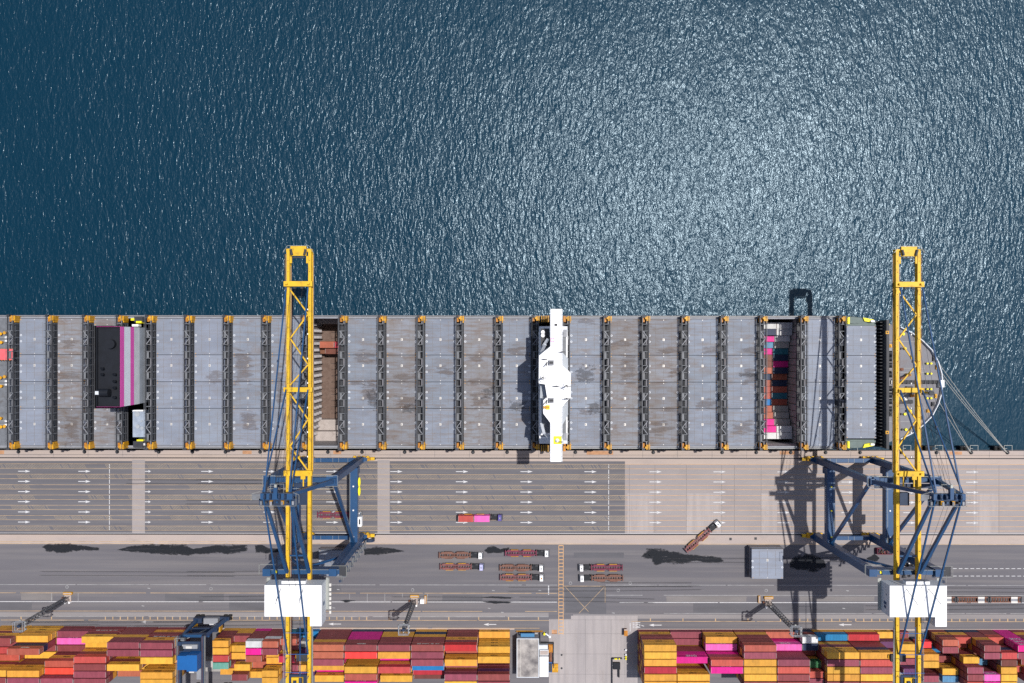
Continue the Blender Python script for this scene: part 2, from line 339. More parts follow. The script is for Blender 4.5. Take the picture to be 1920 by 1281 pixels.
strip(a, 1030, 1196, 1161, 1400, z2+0.003, M['entry']); strip(a, 1071, 1196, 1154.5, 1161, z2+0.003, M['entry'])
struct('entry_lane', a)
# slab joints of the apron and entry lane, rail grooves
a = MB()
for y0, y1, t in ((853.0, 853.5, 'dark'), (858.4, 860.2, 'black'), (1001.0, 1003.2, 'black'), (1000.2, 1000.7, 'offwhite')):
    strip(a, -400, 2300, y0, y1, z3, M[t])
struct('crane_rails', a)
a = MB()
jm = mat('slab_joint', (0.19, 0.175, 0.175), 0.9)
for x in list(range(-30, 2000, 65)): strip(a, x, x+0.6, 845.5, 857.5, z3, jm)
for x in (1180, 1228, 1287, 1353, 1377, 1427, 1558, 1600, 1640, 1830, 1873): strip(a, x, x+0.6, 872, 1000, z3, jm)
for x in (1098, 1146, 1172): strip(a, x, x+0.5, 1162, 1281, z3, jm)
for y in (1162, 1188, 1226, 1264): strip(a, 1031, 1195, y, y+0.5, z3, jm)
strip(a, 1552, 1602, 1003.6, 1021, z2, M['concrete_lane'])
for i, x in enumerate((1177, 1287, 1427, 1826)):
    strip(a, x, x + (48, 66, 30, 46)[i], 925, 999.5, z2, M['entry'])
struct('apron_slab_joints', a)
a = MB()
strip(a, 1035, 1045, 1181, 1189, z3, M['orange_stain']); strip(a, 1100, 1150, 845.6, 852.5, z2, M['orange_stain'])
strip(a, -4, 8, 845.6, 852.5, z2, M['orange_stain']); strip(a, 455, 472, 845.6, 852, z2, M['orange_stain']); strip(a, 625, 640, 845.6, 852, z2, M['orange_stain'])
strip(a, 1462, 1490, 845.6, 852, z2, M['orange_stain']); strip(a, 1780, 1804, 846, 852, z2, M['orange_stain'])
struct('orange_paint_patches', a)

# ------------------------------------------------------------------ road markings
random.seed(3)
wm = MB(); ym = MB(); hm = MB()
def L(mb, x0, y0, x1, y1, wpx, m, z=z3):
    a = Vector((*P(x0, y0), z)); b = Vector((*P(x1, y1), z)); d = (b-a).normalized(); nrm = Vector((-d.y, d.x, 0))*wpx/4.7/2
    mb.quad([a-nrm, b-nrm, b+nrm, a+nrm], m)
lanes = [884.5, 903.5, 922.7, 941.6, 960.8, 979.8]
tails = [34, 147, 272, 377.5, 494, 612, 732, 855, 976, 1096, 1218, 1338, 1458, 1578, 1694, 1812]
def arrow(mb, x, y, d=1, Lp=23):
    L(mb, x, y, x + d*Lp*0.62, y, 1.3, M['lane_white'])
    A = P(x + d*Lp*0.60, y-2.4); B = P(x + d*Lp*0.60, y+2.4); C = P(x + d*Lp, y)
    pts = [(*A, z3), (*B, z3), (*C, z3)]
    mb.quad(pts if d > 0 else pts[::-1], M['lane_white'])
for y in lanes:
    for t in tails:
        arrow(wm, t, y, 1, 11 if t == 272 else 23)
for x in (207.5, 262, 330, 600, 857, 1227, 1575, 1710, 1826):
    pass
for x, d in ((288,-1), (640,-1), (931,-1), (1241,-1), (1597,-1)): arrow(wm, x, {288:1167,640:1170.5,931:1171,1241:1172,1597:1171}[x], -1, 24)
# dashed stop lines across the lanes
for xx in (205.5, 1141.5):
    y = 871
    while y < 996: L(wm, xx, y, xx, min(y+8, 996), 1.2, M['lane_white']); y += 9.6
# long thin road lines
for y, t, segs in ((1097, 'lane_thin', [(-300,1045),(1136,2300)]), (1129, 'lane_white', [(-300,1045)]), (1129.6, 'lane_white', [(1162,2300)]),
                   (1112.5, 'lane_yellow', [(-300,1045)]), (1116, 'lane_thin', [(1137, 1205),(1245,2300)]), (1146.5, 'lane_yellow', [(-300,905),(985,1045)]), (1150, 'lane_thin', [(1245,2300)]),
                   (1163.5, 'lane_yellow', [(-300,1030)]), (1165, 'lane_yellow', [(1184,2300)]), (1178, 'lane_yellow', [(600,1012)]),
                   (1020, 'lane_yellow', [(-300,2300)]), (1016.3, 'lane_yellow', [(-300,500)]),
                   (1156.6, 'lane_thin', [(-300,1029)])):
    for s0, s1 in segs:
        x = s0
        while x < s1:
            ln = random.uniform(40, 160); e = min(x+ln, s1)
            L(wm if t != 'lane_yellow' else ym, x, y, e, y, 0.9 if t != 'lane_white' else 1.1, M[t]); x = e + random.choice((0, 0, 0, 3, 8))
for y in (1065.5, 1079.5):
    for i in range(14): L(wm, 1776+i*11, y, 1783+i*11, y, 1.0, M['lane_white'])
L(wm, 1029, 1098, 1029, 1115, 1.8, M['lane_white'])
for x, y0, y1 in ((97,1113,1128),(147,1113,1128),(656,1114,1124),(689,1114,1128),(722,1114,1129),(755,1113,1121),(802,1114,1130)): L(wm, x, y0, x, y1, 0.8, M['lane_thin'])
for x in list(range(40, 130, 57)) + list(range(198, 1030, 14)) : 
    if 700 < x < 1030 and x % 56 > 14: continue
    L(ym, x, 1157, x, 1162.5, 1.8, M['lane_yellow'])
for x in list(range(1220, 1500, 61)) + list(range(1500, 1925, 15)): L(ym, x, 1159.5, x, 1164.5, 1.8, M['lane_yellow'])
L(wm, 1182, 1168, 1182, 1184, 1.2, M['lane_white'])
# rotated road lettering (illegible block of strokes beside the arrow) 
for i in range(4): L(wm, 1187, 1168+i*3.0, 1190, 1168+i*3.0, 1.2, M['lane_white'])
for x0, y0, x1, y1 in ((1192,1167.5,1201,1167.2),(1192,1177,1201,1176),(1193,1170.5,1193,1174.5),(1193,1170.5,1198,1170.5),(1193,1174.5,1198,1174.5),(1200,1170,1200,1174.5),(1203,1172.5,1208,1174)):
    L(wm, x0, y0, x1, y1, 1.1, M['lane_white'])
for x, y in ((126,1101.5),(396,1104.5),(774,1106.5),(1070,1093.5),(1182,1093.5),(1159.5,1107),(1437,1107),(599,1053),(599,1063)):
    for i in range(10):
        t0, t1 = 2*math.pi*i/10, 2*math.pi*(i+1)/10
        L(wm, x+2.6*math.cos(t0), y+2.6*math.sin(t0), x+2.6*math.cos(t1), y+2.6*math.sin(t1), 0.9, M['lane_thin'])
for x, y in ((277,1103.5),(266,1136.5),(632,1105.5),(624,1140),(923,1107),(1010,1107),(915,1140.5),(1580,1140),(1587,1107),(1148,1149),(940,1148)):
    L(wm, x, y, x+5, y+0.7, 1.4, M['lane_thin'])
# yellow lane edges and hatched bands
bands = [(870.5,879), (890,898.4), (909.8,918), (929,937.4), (948.2,956.4), (967.5,975.5), (987,995)]
for i, (y0, y1) in enumerate(bands):
    for yy in (y0, y1): L(ym, -300, yy, 1172, yy, 0.62, M['lane_yellow']); L(ym, 1172, yy, 2300, yy, 0.75, M['walk'])
    x = -290.0; left = 0; on = True
    while x < 1172:
        if left <= 0:
            full = i in (0, 6) or (i == 1 and x > 60) or x > 290
            on = random.random() < (0.97 if full else 0.45); left = random.uniform(25, 110)
        if on and not (246 < x < 273 or 706 < x < 732) and random.random() < 0.93: L(hm, x, y0+0.3, x+5.0, y1-0.3, 0.55, M['hatchyellow'])
        x += 2.9; left -= 2.9
struct('white_road_markings', wm)
L(ym, 1048, 1023, 1048, 1190, 1.1, M['walk'], z4); L(ym, 1056.5, 1023, 1056.5, 1190, 1.1, M['walk'], z4)
y = 1023
while y < 1190: L(ym, 1048, y, 1056.5, y, 1.5, M['walk'], z4 + 0.004); y += 6.6
for p in ((1060,1100,1104,1147),(1134,1100,1086,1150),(1057,1099,1135,1099),(1135,1099,1135,1130)): L(ym, *p, 0.75, M['lane_yellow'], z4)
struct('yellow_road_markings', ym); struct('hatched_lane_markings', hm)

# asphalt patches (repairs) and wet patches with ragged outlines
def blob(mb, pts, m, z, jit=1.2, seed=1):
    rnd = random.Random(seed); out = []
    n_ = len(pts)
    for i in range(n_):
        a = pts[i]; b = pts[(i+1) % n_]; k = max(1, int(math.dist(a, b)/3))
        for j in range(k):
            t = j/k; out.append((a[0]+(b[0]-a[0])*t + rnd.uniform(-jit, jit), a[1]+(b[1]-a[1])*t + rnd.uniform(-jit, jit)*0.6))
    w_ = [(*P(x, y), z) for x, y in out]
    ar = sum(w_[i][0]*w_[(i+1)%len(w_)][1]-w_[(i+1)%len(w_)][0]*w_[i][1] for i in range(len(w_)))
    mb.quad(w_ if ar > 0 else w_[::-1], m)
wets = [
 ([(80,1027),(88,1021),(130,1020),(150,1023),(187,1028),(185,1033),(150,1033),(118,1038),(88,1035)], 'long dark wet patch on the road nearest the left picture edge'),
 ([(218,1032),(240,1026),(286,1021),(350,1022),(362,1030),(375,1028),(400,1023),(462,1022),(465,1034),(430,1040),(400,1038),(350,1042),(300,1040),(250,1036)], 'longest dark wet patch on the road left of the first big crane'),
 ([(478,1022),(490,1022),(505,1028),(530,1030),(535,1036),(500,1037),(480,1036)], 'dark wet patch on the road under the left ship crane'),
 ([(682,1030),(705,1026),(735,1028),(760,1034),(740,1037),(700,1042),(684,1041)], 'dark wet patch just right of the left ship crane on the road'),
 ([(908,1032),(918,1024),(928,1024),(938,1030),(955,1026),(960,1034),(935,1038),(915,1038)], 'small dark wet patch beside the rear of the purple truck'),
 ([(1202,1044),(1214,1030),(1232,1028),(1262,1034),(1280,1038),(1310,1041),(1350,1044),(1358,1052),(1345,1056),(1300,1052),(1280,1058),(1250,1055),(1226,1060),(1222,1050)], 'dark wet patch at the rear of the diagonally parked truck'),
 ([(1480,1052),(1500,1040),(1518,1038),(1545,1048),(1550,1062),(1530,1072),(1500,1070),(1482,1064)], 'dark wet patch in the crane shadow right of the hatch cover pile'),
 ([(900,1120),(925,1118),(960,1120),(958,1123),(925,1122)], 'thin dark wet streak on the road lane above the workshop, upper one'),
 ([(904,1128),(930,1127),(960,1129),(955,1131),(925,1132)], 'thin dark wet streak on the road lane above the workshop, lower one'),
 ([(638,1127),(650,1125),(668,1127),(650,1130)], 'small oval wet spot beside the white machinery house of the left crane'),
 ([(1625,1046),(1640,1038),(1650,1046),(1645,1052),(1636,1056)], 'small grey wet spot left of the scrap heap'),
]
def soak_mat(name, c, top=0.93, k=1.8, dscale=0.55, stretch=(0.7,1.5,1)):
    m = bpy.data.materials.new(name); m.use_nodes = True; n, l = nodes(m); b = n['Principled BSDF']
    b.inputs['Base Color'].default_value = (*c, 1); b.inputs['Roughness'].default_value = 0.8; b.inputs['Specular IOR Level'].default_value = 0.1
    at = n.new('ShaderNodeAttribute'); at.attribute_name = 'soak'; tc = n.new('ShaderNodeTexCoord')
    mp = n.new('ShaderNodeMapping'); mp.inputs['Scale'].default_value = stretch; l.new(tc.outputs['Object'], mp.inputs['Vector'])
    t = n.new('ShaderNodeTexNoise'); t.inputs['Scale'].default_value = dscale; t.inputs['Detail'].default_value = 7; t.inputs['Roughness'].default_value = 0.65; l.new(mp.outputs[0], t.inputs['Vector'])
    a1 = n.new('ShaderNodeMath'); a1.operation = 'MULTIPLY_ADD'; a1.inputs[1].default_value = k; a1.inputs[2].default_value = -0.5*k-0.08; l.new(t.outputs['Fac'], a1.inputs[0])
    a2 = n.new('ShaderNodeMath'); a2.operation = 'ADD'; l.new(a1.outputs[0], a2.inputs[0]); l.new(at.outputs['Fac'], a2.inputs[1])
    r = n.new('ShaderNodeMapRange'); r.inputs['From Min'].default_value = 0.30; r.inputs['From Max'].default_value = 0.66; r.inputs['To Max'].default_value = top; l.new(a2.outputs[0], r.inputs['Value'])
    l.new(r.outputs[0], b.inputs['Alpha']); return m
def soft_patch(name, pts, m, z, parent=None, yo=0.0, sxk=0.10):
    dense = []
    for k in range(len(pts)):
        a_ = pts[k]; c_ = pts[(k+1) % len(pts)]; q_ = max(1, int(math.dist(a_, c_)/4))
        for jj in range(q_): t_ = jj/q_; dense.append((a_[0]+(c_[0]-a_[0])*t_, a_[1]+(c_[1]-a_[1])*t_))
    cx = sum(p[0] for p in dense)/len(dense)
    def mid(x):
        up_ = [p[1] for p in dense if abs(p[0]-x) < 14] or [dense[0][1]]
        return (max(up_)+min(up_))/2
    vs, soak, fs = [], [], []
    for x, y in dense:
        my = mid(x)
        for sc_, al in ((1.45, 0.0), (1.0, 0.45), (0.55, 0.85), (0.0, 1.0)):
            xx = x + (x-cx)*(sc_-1)*sxk; yy = my + (y-my)*sc_
            q_ = P(xx, yy, z); vs.append((q_[0], q_[1]-yo, z)); soak.append(al)
    nn = len(dense)
    for k in range(nn):
        k2 = (k+1) % nn
        for r_ in range(3): fs.append((k*4+r_, k2*4+r_, k2*4+r_+1, k*4+r_+1))
    me = bpy.data.meshes.new(name); me.from_pydata(vs, [], fs); me.materials.append(m)
    at = me.attributes.new('soak', 'FLOAT', 'POINT'); at.data.foreach_set('value', soak); me.update()
    o = bpy.data.objects.new(name, me); col.objects.link(o); o.parent = parent; return o
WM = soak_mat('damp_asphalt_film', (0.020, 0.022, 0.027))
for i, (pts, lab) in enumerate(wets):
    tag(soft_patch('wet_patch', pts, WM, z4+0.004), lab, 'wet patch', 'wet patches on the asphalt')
TM = soak_mat('tyre_rubber_film', (0.06, 0.06, 0.065), 0.28, 1.2, 0.25, (0.25, 2.0, 1))
rnd = random.Random(31)
for k in range(16):                          # faint tyre tracks along the lanes and the yard road
    x = rnd.uniform(0, 1700); w_ = rnd.uniform(140, 380); y = rnd.choice([884, 903, 922, 941, 960, 980, 1050, 1075, 1088, 1104, 1122, 1138, 1170, 1060, 1095, 1145])
    sl = rnd.uniform(-4, 4) if y > 1022 else 0
    for dy_ in (-3.6, 3.6):
        pts = [(x, y+dy_), (x+w_*0.5, y+dy_+sl*0.2), (x+w_, y+dy_+sl), (x+w_, y+dy_+sl+2.2), (x+w_*0.5, y+dy_+sl*0.2+2.2), (x, y+dy_+2.2)]
        o = soft_patch('tyre_marks', pts, TM, z4+0.012+0.0008*k); o['kind'] = 'structure'
a = MB()
rnd = random.Random(11)
pm = [mat('asphalt_repair_%s' % n_, c_, 0.9, var=0.2, vscale=0.2, stretch=(0.3,1.5,1)) for n_, c_ in (('dark', (0.118,0.116,0.13)), ('pale', (0.205,0.19,0.19)))]
for x0, x1, y0, y1, k in ((40,100,1112,1126,1),(310,420,1114,1128,0),(0,60,1130,1145,0),(1060,1137,1100,1149,0),(1105,1137,1127,1151,0),(560,640,1098,1110,0),(1250,1400,1118,1128,1),(1300,1620,1131,1149,0),
    (430,495,1117,1145,0),(1076,1170,1036,1046,0),(830,905,1116,1128,0),(1500,1640,1118,1127,1),(1780,1920,1133,1148,0)):
    b2 = [(x0,y0),(x1,y0),(x1,y1),(x0,y1)]; blob(a, b2, pm[k], z2 + 0.0012*len(a.f) % 0.003, 0.3, x0)
struct('road_repair_patches', a)

# ------------------------------------------------------------------ quay furniture
def make_bollard():
    t = thing('mooring_bollard', None, 'bollard', (0,0,0), 0, 'mooring bollards along the quay edge')
    b = MB(); b.cyl(0,0,0,0.12,0.75,M['black'],14); b.build('base_plate', t)
    b = MB(); b.cyl(0,0,0.12,0.55,0.28,M['dark'],12); b.cyl(0,0,0.55,0.75,0.48,M['dark'],12,0.40); b.build('bollard_head', t)
    return t
bollards = [35, 97, 158.7, 220, 298, 361, 423, 488, 615, 679, 759, 887, 951, 1079, 1144.6, 1225, 1354, 1418, 1482.6, 1548, 1612.6, 1690, 1756, 1821, 1889]
ordn = ['first','second','third','fourth','fifth','sixth','seventh','eighth','ninth','tenth','eleventh','twelfth','thirteenth','fourteenth','fifteenth','sixteenth','seventeenth','eighteenth','nineteenth','twentieth']
b0 = make_bollard()
for i, x in enumerate(bollards):
    o = b0 if i == 0 else copy_tree(b0)
    o.location = (*P(x, 848), 0.0)
    if i < 13: lab = 'black mooring bollard on quay edge, %s from the left picture edge' % ordn[i]
    else: lab = 'black mooring bollard on quay edge, %s from the right picture edge' % ordn[len(bollards)-1-i]
    tag(o, lab)
def make_fender():
    t = thing('fender', None, 'fender', (0,0,0), 0, 'fenders on the quay wall')
    b = MB(); b.cyl(-0.9,0,0,0,0.1,M['rubber']) if False else b.tube([(-0.8,0,-1.3),(-0.8,1.5,-1.3)],0.75,M['rubber'],12); b.tube([(0.8,0,-1.3),(0.8,1.5,-1.3)],0.75,M['rubber'],12); b.build('rubber_cone', t)
    b = MB(); b.box(-1.9,1.9,1.5,1.9,-2.6,0.1,M['black']); b.build('fender_panel', t)
    b = MB()
    for a_, c_ in (((2.1,0,-0.2),(2.1,2.2,-0.2)),((2.1,2.2,-0.2),(5.2,2.2,-0.2)),((5.2,2.2,-0.2),(5.2,0,-0.2)),((2.1,1.0,-0.2),(3.2,1.0,-0.2))): b.beam(a_, c_, 0.13, 0.13, M['rail_steel'])
    b.build('ladder_frame', t); return t
f0 = make_fender()
fx = [60, 128, 190, 260, 330, 395, 455, 560, 645, 720, 820, 915, 1040, 1110, 1185, 1290, 1385, 1450, 1515, 1580, 1680, 1740, 1806, 1870]
for i, x in enumerate(fx):
    o = f0 if i == 0 else copy_tree(f0)
    o.location = (PX(x+4), YQ, 0)
    tag(o, 'black rubber fender on quay wall %s' % ('below the bow, %s from right picture edge' % ordn[len(fx)-1-i] if i >= 20 else 'beside the hull, %s from left picture edge' % ordn[i]))

# ------------------------------------------------------------------ the container ship
ZH = 16.0
ship = thing('container_ship', 'long grey container ship with mostly empty hatch covers moored along the quay', 'container ship', (0, PY(717, ZH), 0))
SYC = PY(717, ZH)                                # ship centreline (world Y); ship-local y = world Y - SYC
def hy(py): return PY(py, ZH) - SYC
HB = hy(591.5); HBs = hy(842.5)
Rr = [35, 106.5, 174.5, 237, 291.6, 363, 435, 506.6, 578.8+1, 650.6-14, 723, 795.8, 868, 941, 1009, 1067, 1142.3, 1213.7, 1287, 1359.6, 1432, 1508, 1578.6]
Rr[9] = 650.6
Rr = [PX(r+1, ZH) for r in Rr]                    # right edge of each cross-deck gap
GW = 14/4.965
bowx = lambda px: PX(px, 18)
# hull shell: deck outline and waterline outline
top = [(-330, HB), (PX(1515,ZH), HB), (PX(1550,ZH), HB), (PX(1585,ZH), HB), (PX(1605,ZH), HB-0.3), (PX(1625,ZH), hy(597)), (PX(1643,ZH), hy(602)), (bowx(1686), PY(613,18)-SYC), (bowx(1708), PY(624,18)-SYC), (bowx(1727), PY(638,18)-SYC), (bowx(1745), PY(656,18)-SYC),
       (bowx(1757), PY(679,18)-SYC), (bowx(1763), PY(700,18)-SYC), (bowx(1764), PY(716,18)-SYC)]
bot = [(p[0], -p[1]) for p in top[-2::-1]]
deck_outline = top + bot
def wl_pt(p, i, n_):
    x, y = p
    if x <= PX(1516,ZH): return (x, y*0.985)
    t = (x - PX(1516,ZH)) / (bowx(1764) - PX(1516,ZH))
    return (PX(1516,ZH) + (x-PX(1516,ZH))*0.84, y*max(0.05, (1 - 0.75*t**0.8)) if t < 0.999 else 0)
b = MB(); n_ = len(deck_outline); base = 0; k = b.mi(M['hull'])
for p in deck_outline: b.v.append((p[0], p[1], 15.0 if p[0] < PX(1646,ZH) else 17.9))
for i, p in enumerate(deck_outline): q_ = wl_pt(p, i, n_); b.v.append((q_[0], q_[1], -8.0))
for i in range(n_): j = (i+1) % n_; b.f.append((i, n_+i, n_+j, j)); b.m.append(k)
b.build('hull', ship)
# decks : side strips, cross decks (butted), fore deck
b = MB()
YS0, YS1 = hy(597.5), hy(836.5)
holds_open = (8, 20)      # bays after gap 8 and gap 20
xL, xR = -330, PX(1585, ZH)
b.box(xL, xR, YS0, HB-0.05, 14.6, 15.2, M['deck']); b.box(xL, xR, HBs+0.05, YS1, 14.6, 15.2, M['deck'])
for i, r in enumerate(Rr): b.box(r-GW, r, YS1, YS0, 14.6, 15.2, M['dark'])
b.build('deck', ship)
b = MB()                                           # hatch coamings (side rails along the hatches)
for (y0_, y1_) in ((YS0, YS0+0.5), (YS1-0.5, YS1)):
    b.box(xL, xR, y0_+0.003, y1_-0.003, 15.2, 15.75, M['midgrey'])
for x in range(-200, 150, 5):
    for y_ in (HB-0.35, HBs+0.35): b.beam((x, y_, 15.2), (x, y_, 16.2), 0.07, 0.07, M['rail_steel'])
for y_ in (HB-0.35, HBs+0.35):
    for z_ in (15.7, 16.2): b.beam((xL, y_, z_), (xR, y_, z_), 0.06, 0.06, M['rail_steel'])
b.build('side_coaming', ship)
# hatch covers
ys = [597.8, 666.0, 716.4, 766.3, 836.2]
ringy = {0: (629.3, 640.7), 1: (686.2, 697.7), 2: (735.6, 746.8), 3: (792.5, 804.2)}
mid_y = {0: 637, 1: 686, 2: 747, 3: 796}
def ring(mb, x, y, z, r0, r1, m, seg=10, a0=0, a1=2*math.pi):
    for i in range(seg):
        t0, t1 = a0+(a1-a0)*i/seg, a0+(a1-a0)*(i+1)/seg
        mb.quad([(x+r0*math.cos(t0), y+r0*math.sin(t0), z), (x+r1*math.cos(t0), y+r1*math.sin(t0), z), (x+r1*math.cos(t1), y+r1*math.sin(t1), z), (x+r0*math.cos(t1), y+r0*math.sin(t1), z)], m)
def hatch_panel(mb, x0, x1, y0, y1, z0, z1, m):
    g = 0.09
    mb.box(x0, x1, y0+g, y1-g, z0, z1, m)
    t = z1 + 0.003
    for fx_ in (0.24, 0.5, 0.76):                  # seams
        xx = x0 + (x1-x0)*fx_
        mb.box(xx-0.04, xx+0.04, y0+1.2, y1-1.2, z1, t+0.02, M['rustline'])
    for fy in (0.33, 0.66):
        yy = y0 + (y1-y0)*fy; mb.box(x0+0.8, x1-0.8, yy-0.03, yy+0.03, z1, t+0.012, M['rustline'])
    for cx in (x0+0.5, x0+(x1-x0)*0.5, x1-0.5):    # twistlock sockets
        for cy in (y0+0.5, y1-0.5):
            mb.box(cx-0.13, cx+0.13, cy-0.13, cy+0.13, z1, z1+0.06, M['casting'] if cx == x0+(x1-x0)*0.5 else M['foot_yellow'])
def hatch_marks(mb, x0, x1, rys, my, z):
    for xx in (x0+0.55, x1-0.55):
        for yy in rys: ring(mb, xx, yy, z+0.012, 0.21, 0.40, M['offwhite'], 10)
    xm = (x0+x1)/2; rr_ = random
    mb.box(xm-0.35, xm+0.35, my-0.45, my+0.45, z, z+0.014, M['casting'])
    mb.box(xm-0.2, xm-0.02, my-0.25, my+0.25, z+0.014, z+0.018, M['rustline'])
random.seed(21)
bay_style = {0: 2, 1: 1, 2: 1, 3: 2, 4: 2, 5: 2, 6: 0, 7: 0, 9: 0, 10: 1, 11: 0, 12: 1, 13: 0, 15: 0, 16: 1, 17: 1, 18: 0, 19: 0, 21: 2, 22: 2}
for i, r in enumerate(Rr):
    if i in (8, 14, 20): continue
    if i == 3: continue
    x0 = r + 0.12; x1 = (Rr[i+1] - GW - 0.12) if i+1 < len(Rr) else PX(1643, ZH)
    if i == 2: x1 = PX(226, ZH)
    if i == 22: x0 = PX(1586, ZH)
    for p in range(4):
        y1, y0 = hy(ys[p]), hy(ys[p+1])
        if i == 22:
            if p == 0: y1 = hy(610)
            if p == 3: y0 = hy(822)
        if i == 2 and p in (1, 2): continue            # funnel stands here
        if i == 2 and p == 0: y0 = hy(612)
        if i == 2 and p == 3: y1 = hy(766.3)
        b = MB(); z = ZH + random.uniform(-0.03, 0.03)
        hatch_panel(b, x0, x1, y0, y1, 15.25, z, M['hatch'][bay_style[i]])
        h = b.build('hatch_cover', ship)
        if i == 2 and p == 0: continue
        b = MB(); hatch_marks(b, x0, x1, [hy(v) for v in ringy[p]], hy(mid_y[p]), z); b.build('deck_marking', h)
# aft bay at the left picture edge: machinery deck
b = MB(); x1 = Rr[0]-GW-0.1; b.box(-330, x1, YS1+0.05, YS0-0.05, 15.22, 15.9, M['grey']); b.build('aft_deck', ship)
for px_, py_, m_ in ((2,627,'foot_yellow'),(3,643,'foot_yellow'),(10,625,'foot_yellow'),(2,709,'foot_yellow'),(3,725,'foot_yellow'),(10,707,'foot_yellow'),(2,785,'foot_yellow'),(3,801,'foot_yellow'),(10,800,'foot_yellow')):
    b = MB(); x, y = PX(px_, 16.5), hy(py_); b.cyl(x, y, 15.9, 16.9, 0.45, M[m_], 10); b.cyl(x, y, 16.9, 17.0, 0.62, M[m_], 10); b.build('deck_bollard', ship)
for py_ in (633.5, 640, 715.5, 722, 790, 797):
    b = MB(); x, y = PX(12, 16.5), hy(py_); b.box(x-0.5, x+0.5, y-0.35, y+0.35, 15.9, 16.7, M['white']); b.box(-330, x-0.5, y-0.06, y+0.06, 15.9, 16.05, M['rope']); b.build('mooring_roller', ship)
SM = soak_mat('rust_wash', (0.14, 0.095, 0.07), 0.26, 4.2, 0.55, (0.35, 1.7, 1)); SD = soak_mat('soot_wash', (0.07, 0.065, 0.065), 0.36, 4.0, 0.7, (0.7, 1.3, 1))
def stain(x0_, y0_, x1_, y1_, m_): soft_patch('stain', [(x0_,y0_),((x0_+x1_)/2,y0_-1.5),(x1_,y0_),(x1_+1,(y0_+y1_)/2),(x1_,y1_),((x0_+x1_)/2,y1_+1.5),(x0_,y1_),(x0_-1,(y0_+y1_)/2)], m_, 16.09, ship, SYC, 0.9)
for q_ in ((1080,690,1112,716,SD),(1085,768,1110,776,SM),(1104,758,1124,774,SD),(1395,694,1415,718,SM),(1388,652,1420,662,SM),(1388,700,1417,706,SD),(680,720,708,752,SM),(690,736,712,764,SD),(655,714,712,722,SM),
           (740,700,790,716,SM),(745,745,785,765,SM),(820,690,850,705,SM),(872,712,925,722,SM),(880,668,905,676,SM),(886,740,915,762,SM),(905,730,928,745,SD),(755,760,780,772,SD),(1242,765,1268,772,SM),(1255,690,1275,704,SM),
           (1145,640,1180,650,SM),(1165,668,1190,715,SM),(1230,655,1270,662,SM),(1310,750,1345,764,SM),(1320,652,1348,664,SM),(1376,790,1410,812,SM),(120,640,148,652,SM),(112,700,150,712,SM),(125,785,145,830,SM),(442,660,470,720,SM),(455,776,480,805,SM),(390,700,415,718,SM),(668,660,700,680,SM),
           (935+15,650,990,664,SM),(955,754,985,768,SD),(1222,790,1262,812,SM),(1080,600,1118,608,SM),(195,780,222,800,SM),(520,690,530,760,SM)): stain(*q_)
for o in [o for o in bpy.data.objects if o.name.startswith('stain')]: pass
# lashing bridges
def lashing_bridge_meshes(y0, y1):
    h0, h1 = 15.2, 18.9; hw = 1.12
    b = MB()
    for s_ in (-1, 1):
        b.box(s_*hw-0.17, s_*hw+0.17, y0, y1, h1-0.35, h1, M['dark'])          # top chords
        b.box(s_*hw-0.12, s_*hw+0.12, y0, y1, h0+0.9, h0+1.15, M['dark'])
        for z_ in (h1+0.55, h1+1.05): b.box(s_*(hw+0.12)-0.03, s_*(hw+0.12)+0.03, y0, y1, z_-0.03, z_+0.03, M['grey'])
    n_ = 19
    for i in range(n_+1):
        y = y0 + 0.5 + (y1-y0-1.0)*i/n_
        for s_ in (-1, 1):
            b.box(s_*hw-0.14, s_*hw+0.14, y-0.14, y+0.14, h0, h1-0.35, M['grey'])
            b.box(s_*(hw+0.12)-0.03, s_*(hw+0.12)+0.03, y-0.03, y+0.03, h1, h1+1.05, M['grey'])
        b.box(-hw+0.17, hw-0.17, y-0.10, y+0.10, h1-0.30, h1-0.1, M['grey'])
    b2 = MB()
    rnd = random.Random(5)
    for i in range(n_):
        ya = y0 + 0.5 + (y1-y0-1.0)*i/n_; yb = y0 + 0.5 + (y1-y0-1.0)*(i+1)/n_
        if i in (2, 3, 7, 11, 15, 16):
            a_ = (-hw+0.2, ya+0.1, h1-0.1) if i % 2 else (hw-0.2, ya+0.1, h1-0.1); c_ = (hw-0.2, yb-0.1, h1-0.1) if i % 2 else (-hw+0.2, yb-0.1, h1-0.1)
            b2.beam(a_, c_, 0.20, 0.16, M['midgrey'])
        if i % 3 == 1: b2.box(-0.95, -0.15, ya+0.15, yb-0.15, h1-0.55, h1-0.50, M['grey'])          # grating panels
        if i % 3 == 0: b2.box(0.35, 0.95, ya+0.15, yb-0.15, h1-0.62, h1-0.56, M['deck'])
        x = hw+0.30
        b2.box(x-0.10, x+0.18, ya-0.06, ya+0.06, h1-0.2, h1-0.1, M['dark']); b2.box(-x-0.18, -x+0.10, ya-0.06, ya+0.06, h1-0.2, h1-0.1, M['dark'])
        b2.tube([(0.55, ya, 16.6), (0.62, yb, 16.6)], 0.09, M['rail_steel'], 5)
    towers = []
    for s_, yy in ((1, y1), (-1, y0)):
        b3 = MB(); towers.append(b3)
        m1, m2 = M['foot_yellow'], M['orange']
        b3.box(-0.95, -0.15, yy-s_*2.3, yy+s_*0.1, 15.2, 18.0, m2); b3.box(0.35, 1.75, yy-s_*1.9, yy-s_*0.1, 15.2, 19.0, m1)
        b3.box(0.95, 1.6, yy-s_*2.6, yy-s_*1.9, 15.2, 18.6, m1); b3.box(-0.15, 0.35, yy-s_*1.2, yy-s_*0.5, 18.2, 19.1, m1)
        b3.box(-1.2, -0.2, yy-s_*0.4, yy+s_*0.3, 18.9, 19.3, M['dark'])
    return b, b2, towers
